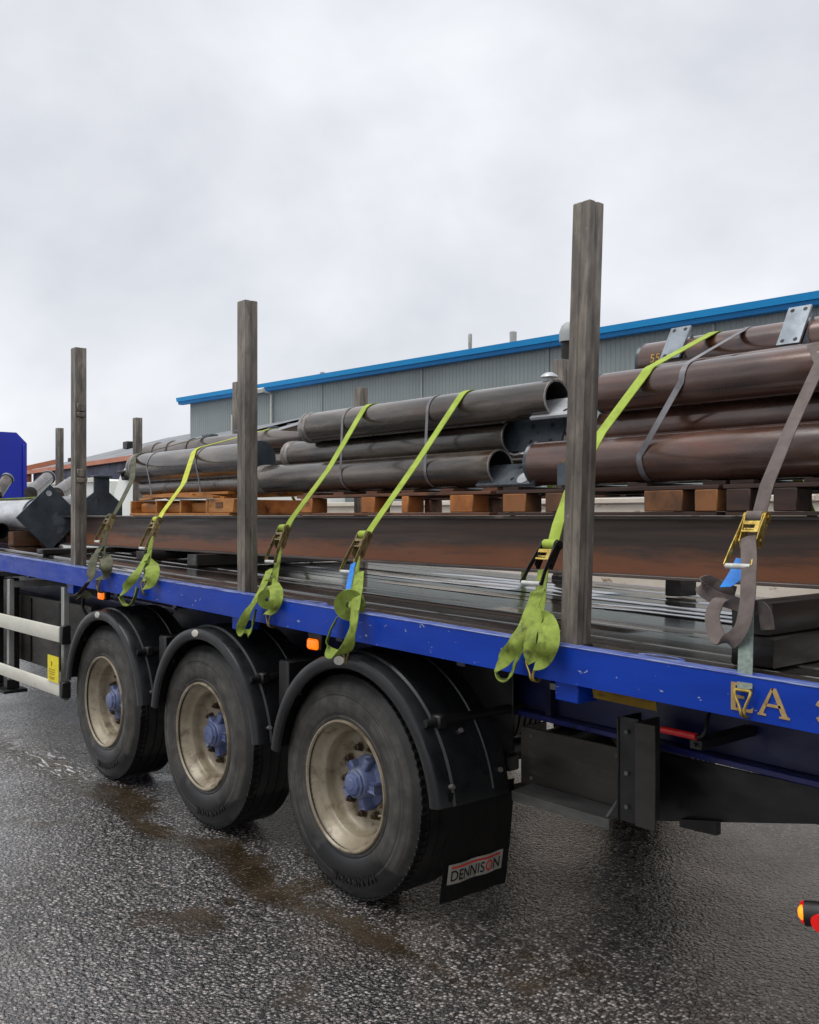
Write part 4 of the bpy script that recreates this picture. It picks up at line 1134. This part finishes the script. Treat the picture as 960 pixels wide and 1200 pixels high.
# box section glimpsed beside the right post, and an added stand-in wall for the pale band and bright deck reflections
m = MB()
for a in ((-3.13, -3.06, 3.60, 3.606), (-3.13, -3.06, 3.664, 3.67)): m.box(a[0], a[1], a[2], a[3], 1.965, 2.07)
m.box(-3.13, -3.06, 3.606, 3.664, 1.965, 1.971); m.box(-3.13, -3.06, 3.606, 3.664, 2.064, 2.07)
tag(obj('box_section', m, M['plate'], None), 'short dark box section on the pallet beside the right post', 'box section')
root = empty('stand_in_wall', (-4, 9.6, 0), 'long low cream stand-in wall with rust stains, added as a pale band beyond the trailer', 'wall')
m = MB(); m.box(-15.5, 6, 9.5, 9.7, 0, 1.96); obj('panel', m, M['pipe_tan'], root, smooth=False)
m = MB(); m.box(-15.6, 6.1, 9.45, 9.75, 1.962, 2.03, .01); obj('coping', m, M['pipe_tan'], root)

# chalk marks
def pipe_text(body, cx, ang, y, z, r, size, mat, root):
    m = text_mb(body, size, .0006, 1.1)
    for v in m.bm.verts:
        a = math.radians(ang) + v.co.y / r
        rr = r + .0015 + v.co.z
        v.co = V((cx + v.co.x, y - rr * math.cos(a), z + rr * math.sin(a)))
    obj('chalk_mark', m, mat, root, smooth=False)
pipe_text('13 - 1', -3.06, -8, 3.75, 2.083, .112, .062, M['chalk_pale'], REDS[0])
pipe_text('55', -2.99, 4, 4.3, 2.612, R, .06, M['chalk'], top)

# ---------------------------------------------------------------- far-left load: base-plated pipes
q = pipe('base_plate_column', -14.2, -9.615, 3.50, 1.83, .155, M['pipe_white'], 'pale column lying at the left with a square dark base plate turned on its corner', 'column')
cy, cz, hs = 3.55, 1.80, .325
plate('base_plate', q, [(-9.6, cy, cz + hs), (-9.6, cy + hs, cz), (-9.6, cy, cz - hs), (-9.6, cy - hs, cz)], .022, M['plate'])
m = MB(); m.lathe([(-9.586, .001), (-9.584, .026), (-9.588, .028)], 'X', 20, (0, cy - .01, cz + .235)); obj('paint_spot', m, M['pipe_white'], q)
m = MB(); m.lathe([(-9.75, .156), (-9.75, .17), (-9.72, .17), (-9.72, .156)], 'X', 30, (0, 3.50, 1.83)); obj('weld_ring', m, M['plate'], q)
m = MB(); m.ribbon([(-14.0, 3.50, 1.993), (-12, 3.51, 1.995), (-10.2, 3.50, 1.995), (-9.75, 3.52, 2.0)], (0, 1, 0), .12, .01)
tag(obj('green_sling', m, M['lime_dirty'], None), 'faded green lifting sling lying along the pale column at the left', 'sling')
q = pipe('base_plate_column', -14.0, -9.03, 3.9, 1.92, .10, M['pipe'], 'dark column behind the first, ending in a stepped bracket plate', 'column')
pr = [(3.63, 1.818), (4.03, 1.818), (4.03, 1.93), (3.90, 2.04), (3.90, 2.18), (3.75, 2.18), (3.75, 2.04), (3.63, 1.95)]
m = MB(); m.prism(pr, -9.02, -9.0, 'X'); obj('bracket_plate', m, M['plate'], q, smooth=False)
m = MB(); m.box(-9.03, -8.97, 3.73, 3.92, 2.18, 2.20, .003); obj('cap_plate', m, M['plate'], q)
m = MB(); m.prism([(3.66, 1.819), (3.78, 1.819), (3.78, 2.02), (3.69, 1.95)], -9.0, -8.99, 'X'); obj('gusset', m, M['plate'], q, smooth=False)
q = pipe('steel_pipe', -14.0, -10.1, 3.25, 1.66, .09, M['pipe'], 'dark pipe under the pale column at the left edge')
q = pipe('steel_pipe', -14.0, -9.7, 3.62, 1.58, .09, M['old_wood'], 'rusty pipe under the square base plate at the left edge')
def stub(a, b, r, label):
    a, b = V(a), V(b); d = (b - a).normalized()
    root = empty('pipe_stub', a, label, 'pipe stub')
    m = MB(); m.cyl(a, b, r, 18); obj('tube', m, M['pipe'], root)
    m = MB(); m.cyl(b, b + d * .03, r * 1.15, 18); obj('flange', m, M['plate_light'], root)
    return root
stub(at(36, 578, 3.9), at(56, 560, 4.3), .075, 'tilted dark pipe stub nearer the blue headboard')
stub(at(66, 580, 4.0), at(92, 562, 4.5), .085, 'tilted dark pipe stub beside the corner of the square base plate')
stub(at(-4, 580, 3.9), at(8, 562, 4.1), .07, 'tilted pale pipe stub at the left edge of the picture')

# ---------------------------------------------------------------- steel bands round the bundles
def band(path, label, w_=.022):
    P = [V(p) for p in path]
    m = MB(); m.ribbon(P, (1, 0, 0), w_, .002, smooth=1)
    base = P[len(P) // 2].copy(); base.z = min(p.z for p in P)
    o = obj('strapping_band', m, M['band'], None, loc=base)
    return tag(o, label, 'band', 'thin bands round the pipe bundles')
def arc_pts(x, y, z, r, a0, a1, n=9):
    return [V((x, y - r * math.cos(math.radians(a0 + (a1 - a0) * k / n)), z + r * math.sin(math.radians(a0 + (a1 - a0) * k / n)))) for k in range(n + 1)]
rb = R + .003
rm = RM + .003
for x, lb in ((-4.93, 'thin grey band beside the lime strap nearer the middle post'), (-4.13, 'thin grey band beside the lime strap nearer the right post')):
    band(arc_pts(x, 3.75, 2.404, rm, 120, 0) + arc_pts(x - .02, 3.75, 2.076, rm, 0, -70), lb)
band(arc_pts(-2.52, 4.3, 2.612, rb, 110, 50, 4) + arc_pts(-2.47, 3.75, 2.402, .0975, 66, 0) + arc_pts(-2.68, 3.75, 2.083, .1155, 0, -70),
     'grey band slanting across the reddish pipes between lime and grey straps', .03)
for x, lb in ((-7.62, 'thin grey band round the left bundle nearer the olive strap'), (-6.78, 'thin grey band round the left bundle nearer the middle post')):
    band(arc_pts(x, 3.75, 2.228, .127, 110, 0) + [V((x, 3.66, 2.06)), V((x + .01, 3.66, 1.985))], lb)
band(arc_pts(-1.80, 3.75, 2.083, .115, 60, -70), 'blue-grey band round the lowest reddish pipe at the right edge', .05)

# ---------------------------------------------------------------- ratchet straps
def basis(a, b):
    up = (V(b) - V(a)).normalized()
    w_ = V((1, 0, 0))
    n_ = w_.cross(up).normalized()
    if n_.y > 0: n_ = -n_
    return up, w_, n_

def strap(label, hook, rb_, rt, over, web, web2, tails, metal, handle_mat, width=.05, bluetag=None, tail_mat=None):
    """hook under the rail -> fixed webbing -> ratchet (rb_ to rt) -> long webbing over the load; loose tails hang below"""
    hook, rb_, rt = V(hook), V(rb_), V(rt)
    root = empty('ratchet_strap', hook, label, 'ratchet strap', 'ratchet straps over the load')
    up, w_, n_ = basis(rb_, rt)
    ln = (rt - rb_).length
    mid = rb_ + up * ln * .45
    wv = V((1, 0, 0))
    m = MB(); m.ribbon([hook + V((0, 0, .035)), hook.lerp(mid, .5) + V((0, -.004, 0)), mid], wv, width * .92, .004, 4); obj('fixed_webbing', m, web2, root)
    # long webbing: leaves the drum, runs over the pipes and down the far side
    m = MB(); m.ribbon([rt - up * .01 + n_ * -.004] + [V(p) for p in over], wv, width, .004, 1); obj('long_webbing', m, web, root)
    # ratchet body: two cheek plates, drum with wound webbing, pawl plate
    hw = width / 2 + .006
    F = Matrix(((w_.x, up.x, n_.x, 0), (w_.y, up.y, n_.y, 0), (w_.z, up.z, n_.z, 0), (0, 0, 0, 1)))
    F.translation = rt
    m = MB()
    for s in (-1, 1):
        x0 = s * hw
        poly = [(.018, -.016), (.026, .002), (.018, .022), (-.01, .03), (-ln * .5, .022), (-ln * .55, .0), (-ln * .5, -.014)]
        rows = [[F @ V((x0 + t_, a, b)) for a, b in poly] for t_ in (-.002, .002)]
        m.grid(rows, closed=True, caps=True)
        m.cyl(F @ V((x0 + s * .002, 0, .006)), F @ V((x0 + s * .010, 0, .006)), .020, 14)
        m.cyl(F @ V((x0 + s * .010, 0, .006)), F @ V((x0 + s * .016, 0, .006)), .009, 10)
        m.cyl(F @ V((x0 + s * .002, -ln * .43, .006)), F @ V((x0 + s * .010, -ln * .43, .006)), .008, 8)
    rat = obj('ratchet', m, handle_mat, root)
    m = MB(); m.cyl(F @ V((-hw + .003, 0, .008)), F @ V((hw - .003, 0, .008)), .022, 18); obj('wound_webbing', m, web, rat)
    m = MB()
    for a0, a1 in ((-.040, -.058), (-.084, -.094)):
        m.box(-hw + .001, hw - .001, a1, a0, .026, .031, .001, F)
    for s in (-1, 1): m.box(s * hw - s * .016 if s < 0 else hw - .016, -hw + .016 if s < 0 else hw, -.094, -.04, .0255, .0305, 0, F)
    m.box(-hw + .006, hw - .006, -.075, -.069, .020, .024, 0, F)
    obj('pawl_plate', m, metal, rat)
    # flared handle with a grip bar
    m = MB(); fl = .012
    for s in (-1, 1):
        m.ribbon([F @ V((s * (hw + .006), .0, .016)), F @ V((s * (hw + .007), -ln * .35, .026)), F @ V((s * (hw + fl), -ln * .72, .034)), F @ V((s * (hw + fl + .006), -ln * 1.0, .034))],
                 n_, .018, .004, 4)
    m.cyl(F @ V((-hw - fl - .006, -ln, .034)), F @ V((hw + fl + .006, -ln, .034)), .005, 8)
    han = obj('handle', m, handle_mat, rat)
    m = MB(); m.cyl(F @ V((-hw - fl, -ln, .034)), F @ V((hw + fl, -ln, .034)), .0095, 12); obj('grip', m, M['grip'], rat)
    # claw hook below the rail
    m = MB()
    h0 = hook + V((0, -.010, .035)); hw2 = width * .5
    m.tube([h0 + V((-hw2, 0, 0)), h0 + V((hw2, 0, 0))], .005, 8, 1)
    for s in (-1, 1):
        m.tube([h0 + V((s * hw2, 0, 0)), h0 + V((s * hw2 * .95, -.004, -.016)), h0 + V((s * .009, -.004, -.052)), h0 + V((s * .006, .0, -.075)), h0 + V((s * .006, .025, -.085)), h0 + V((s * .006, .05, -.07))], .0048, 8, 4)
    obj('claw_hook', m, metal, root)
    for i, (pts, wds, wid) in enumerate(tails):
        m = MB(); m.ribbon(pts, wds, wid, .004, 6, 0 if len(pts) > 24 else .09, i + int(hook.x * 10)); obj('loose_tail', m, tail_mat or web, root)
    if bluetag:
        m = MB(); m.ribbon(*bluetag[:2], bluetag[2], .002, 4); obj('label_tag', m, M['tagblue'], root)
    return root

def pts(Y, *px): return [at(a, b, Y if len(c) == 0 else c[0]) for a, b, *c in px]
def coil(c, r, th, w_, turns=3.2, tilt=0.3):
    """rolled-up webbing end: a spiral whose axis lies roughly along the trailer"""
    c = V(c); P = []
    for k in range(int(turns * 10) + 1):
        a = 2 * PI * k / 10; q = r - th * k / 10
        P.append(c + V((tilt * q * math.cos(a), q * .55 * math.cos(a), q * math.sin(a))))
    return P
X1 = V((1, 0, 0))
EV, FV, ZV = V((-.72, .69, 0)), V((.72, .69, 0)), V((0, 0, 1))      # along / across the line towards the yard camera side
def over(xa, xb, pipes, xf, far=1.3):
    """webbing path lying on a list of pipes (y, z, r, from angle, to angle), then down the far side"""
    P = []; n = len(pipes)
    for i, (y, z, r, a0, a1) in enumerate(pipes):
        P += arc_pts(xa + (xb - xa) * i / max(1, n), y, z, r + .005, a0, a1, 8)
    return P + [V((xf, 5.0, 2.1)), V((xf, 5.272, 1.6)), V((xf, 5.272, far))]
def spiral(c, r, th, turns):
    c = V(c)
    return [c + FV * ((r - th * k / 12) * math.cos(2 * PI * k / 12)) + ZV * ((r - th * k / 12) * math.sin(2 * PI * k / 12)) + EV * (.0007 * k / 12) for k in range(int(turns * 12) + 1)]
# S3: lime strap by the middle post
strap('bright lime ratchet strap right beside the middle post', at(317, 724, 2.728), at(322, 662, 2.90), at(334, 620, 3.02),
      [at(342, 608, 3.03), at(385, 550, 3.34)] + over(-4.74, -4.8, [(3.75, 2.404, RM, 40, 110), (4.08, 2.345, RM, 70, 120)], -4.9),
      M['lime'], M['lime_dirty'],
      [(pts(2.70, (316, 668, 2.84), (311, 681, 2.77), (302, 699, 2.70), (293, 714, 2.67), (284.5, 729, 2.665), (282, 738, 2.665), (286, 743, 2.67), (293, 740.5, 2.68), (296.5, 731, 2.69), (300, 714, 2.71)), [X1, X1, X1, X1, FV, FV * .6 + ZV * .3, FV + ZV * .2, FV * .6 - EV, -EV, -EV], .048),
       (pts(2.70, (317, 682, 2.80), (323, 690, 2.735), (324, 700, 2.70), (320, 710, 2.69), (314, 716, 2.69)), [-EV, FV, FV, FV, -EV], .068),
       (spiral(at(314, 702, 2.71), .052, .0056, 7.5), EV, .045)],
      M['zinc_dull'], M['zinc_dull'], tail_mat=M['lime_dirty'])
# S4
strap('lime ratchet strap with a blue tag halfway between the middle and right posts', at(408, 768, 2.728), at(411, 675, 2.90), at(428, 628, 3.05),
      [at(440, 612, 3.08), at(490, 540, 3.40)] + over(-3.88, -3.95, [(3.75, 2.404, RM, 40, 110), (4.08, 2.345, RM, 70, 120)], -4.45),
      M['lime'], M['lime_dirty'],
      [(pts(2.70, (421, 672, 2.86), (419.5, 690, 2.78), (417, 708, 2.71), (415, 727, 2.67), (412.5, 742.5, 2.665), (407, 758, 2.665), (397, 766.5, 2.665), (385, 764, 2.67), (383.5, 752, 2.68), (388.5, 736, 2.69), (395, 723, 2.71)), [X1] * 5 + [FV, FV + ZV * .3, FV * .4 + ZV, ZV * .5 - EV, -EV, -EV], .054),
       (spiral(at(410, 709, 2.725), .072, .0056, 10), EV, .045)],
      M['zinc_dull'], M['zinc_dull'], bluetag=(pts(2.83, (414, 660, 2.89), (411, 675, 2.85), (408, 692, 2.80)), X1, .034), tail_mat=M['lime_dirty'])
# S5
strap('lime ratchet strap with an orange-gold ratchet just left of the right post', at(626, 783, 2.728), at(628, 690, 2.84), at(647, 640, 2.98),
      [at(654, 614, 3.02), at(668, 575, 3.14), at(704, 508, 3.45)] + arc_pts(-2.67, 3.75, 2.402, .099, 36, 72, 6) + arc_pts(-2.70, 4.3, 2.612, .114, 62, 125, 8) + [V((-2.6, 4.9, 2.0)), V((-2.5, 5.272, 1.3))],
      M['lime'], M['lime_dirty'],
      [(pts(2.70, (630, 692, 2.85), (626, 706, 2.80), (614, 735, 2.72), (604, 756, 2.68), (592, 771, 2.66), (582, 785, 2.655), (585, 794, 2.655), (593, 796, 2.66), (599, 790, 2.67), (604.5, 775, 2.69), (613, 762, 2.71)), [X1, X1, X1, FV, FV * .8 - EV * .5, -EV, -EV, -EV, -EV, -EV, -EV], .060),
       (pts(2.70, (638, 726, 2.77), (643, 738, 2.71), (643, 753, 2.675), (637, 767, 2.67), (629, 777, 2.68)), [-EV, FV * .9 - EV * .3, FV, FV * .9 - EV * .4, -EV], .078),
       (pts(2.70, (634, 695, 2.84), (629, 722, 2.76), (623, 745, 2.70), (621, 764, 2.685), (626, 776, 2.69)), [X1, FV, FV - EV * .8, FV, FV], .048)],
      M['zinc'], M['dark_steel'], width=.056, tail_mat=M['lime_dirty'])
# S6: grey strap in front
strap('grey-brown ratchet strap with a blue tag and gold ratchet at the right edge', at(873, 822, 2.728), at(870, 672, 2.92), at(888, 608, 3.10),
      [at(899, 568, 3.16), at(925, 505, 3.38), at(962, 424, 3.64), V((-1.90, 3.70, 2.492)), V((-1.9, 3.80, 2.50)), V((-1.9, 4.3, 2.73)), V((-1.9, 5.27, 1.3))],
      M['grey_web'], M['green_web'],
      [(pts(2.84, (877, 630, 2.97), (878, 660, 2.90), (877, 690, 2.85), (874, 720, 2.82), (866, 742, 2.80), (852, 752, 2.80), (840, 744, 2.82), (835, 722, 2.85), (842, 705, 2.88), (853, 702, 2.91)), X1, .052),
       (pts(2.86, (900, 738, 2.90), (895, 715, 2.90), (878, 712, 2.92), (858, 706, 2.93), (838, 700, 2.92), (825, 692, 2.90), (822, 684, 2.90), (832, 682, 2.93), (846, 690, 2.96), (862, 695, 2.98)), V((.25, .0, 1)), .046)],
      M['zinc'], M['zinc'], width=.052, bluetag=(pts(2.93, (872, 655, 2.98), (862, 675, 2.94), (850, 688, 2.90)), [X1, X1, V((1, 0, .4))], .06), tail_mat=M['grey_web'])

# S2: lime-yellow strap at left
strap('yellow-green ratchet strap over the left bundle, its looped tail hanging below the rail', at(170, 688, 2.728), at(172, 646, 2.86), at(185, 610, 3.0),
      [at(191, 600, 3.05), at(215, 567, 3.34)] + over(-6.86, -6.9, [(3.75, 2.228, .124, 42, 80), (4.36, 2.44, .085, 70, 90), (4.6, 2.455, .095, 80, 120)], -7.6),
      M['yellow_web'], M['lime_dirty'],
      [(pts(2.70, (174, 648, 2.86), (167, 661, 2.77), (158.5, 675, 2.70), (148, 687.5, 2.67), (142, 698, 2.665), (145.5, 707, 2.665), (151.5, 709, 2.67), (158, 701, 2.69), (161, 689, 2.71)), [X1, X1, FV, FV - EV * .4, -EV, -EV, -EV, -EV, -EV], .056),
       (pts(2.70, (176, 660, 2.80), (179, 668, 2.72), (177, 678, 2.69), (171, 688, 2.68)), [-EV, FV, FV, -EV], .085)],
      M['zinc_dull'], M['zinc_dull'], tail_mat=M['lime_dirty'])
# S1: olive strap at left
strap('grimy olive ratchet strap leftmost on the load, beside the latch-lump post', at(117, 686, 2.728), at(119, 638, 2.86), at(131, 606, 3.0),
      [at(138, 596, 3.05), at(155, 562, 3.36)] + over(-7.93, -8.0, [(3.75, 2.228, .124, 42, 80), (4.36, 2.44, .085, 70, 90), (4.6, 2.455, .095, 80, 120)], -8.7),
      M['olive'], M['olive'],
      [(pts(2.70, (119, 640, 2.86), (114, 647, 2.80), (108.5, 660, 2.72), (106.5, 674, 2.68), (103, 682, 2.67), (95, 693, 2.67), (90, 698, 2.67), (97, 701, 2.67), (105, 694, 2.69)), [X1, X1, FV, FV, -EV, -EV, -EV, FV, FV], .058),
       (pts(2.70, (121, 650, 2.80), (125, 658, 2.72), (124, 668, 2.69), (117, 677, 2.69)), [-EV, FV, FV, -EV], .08)],
      M['zinc_dull'], M['zinc_dull'])
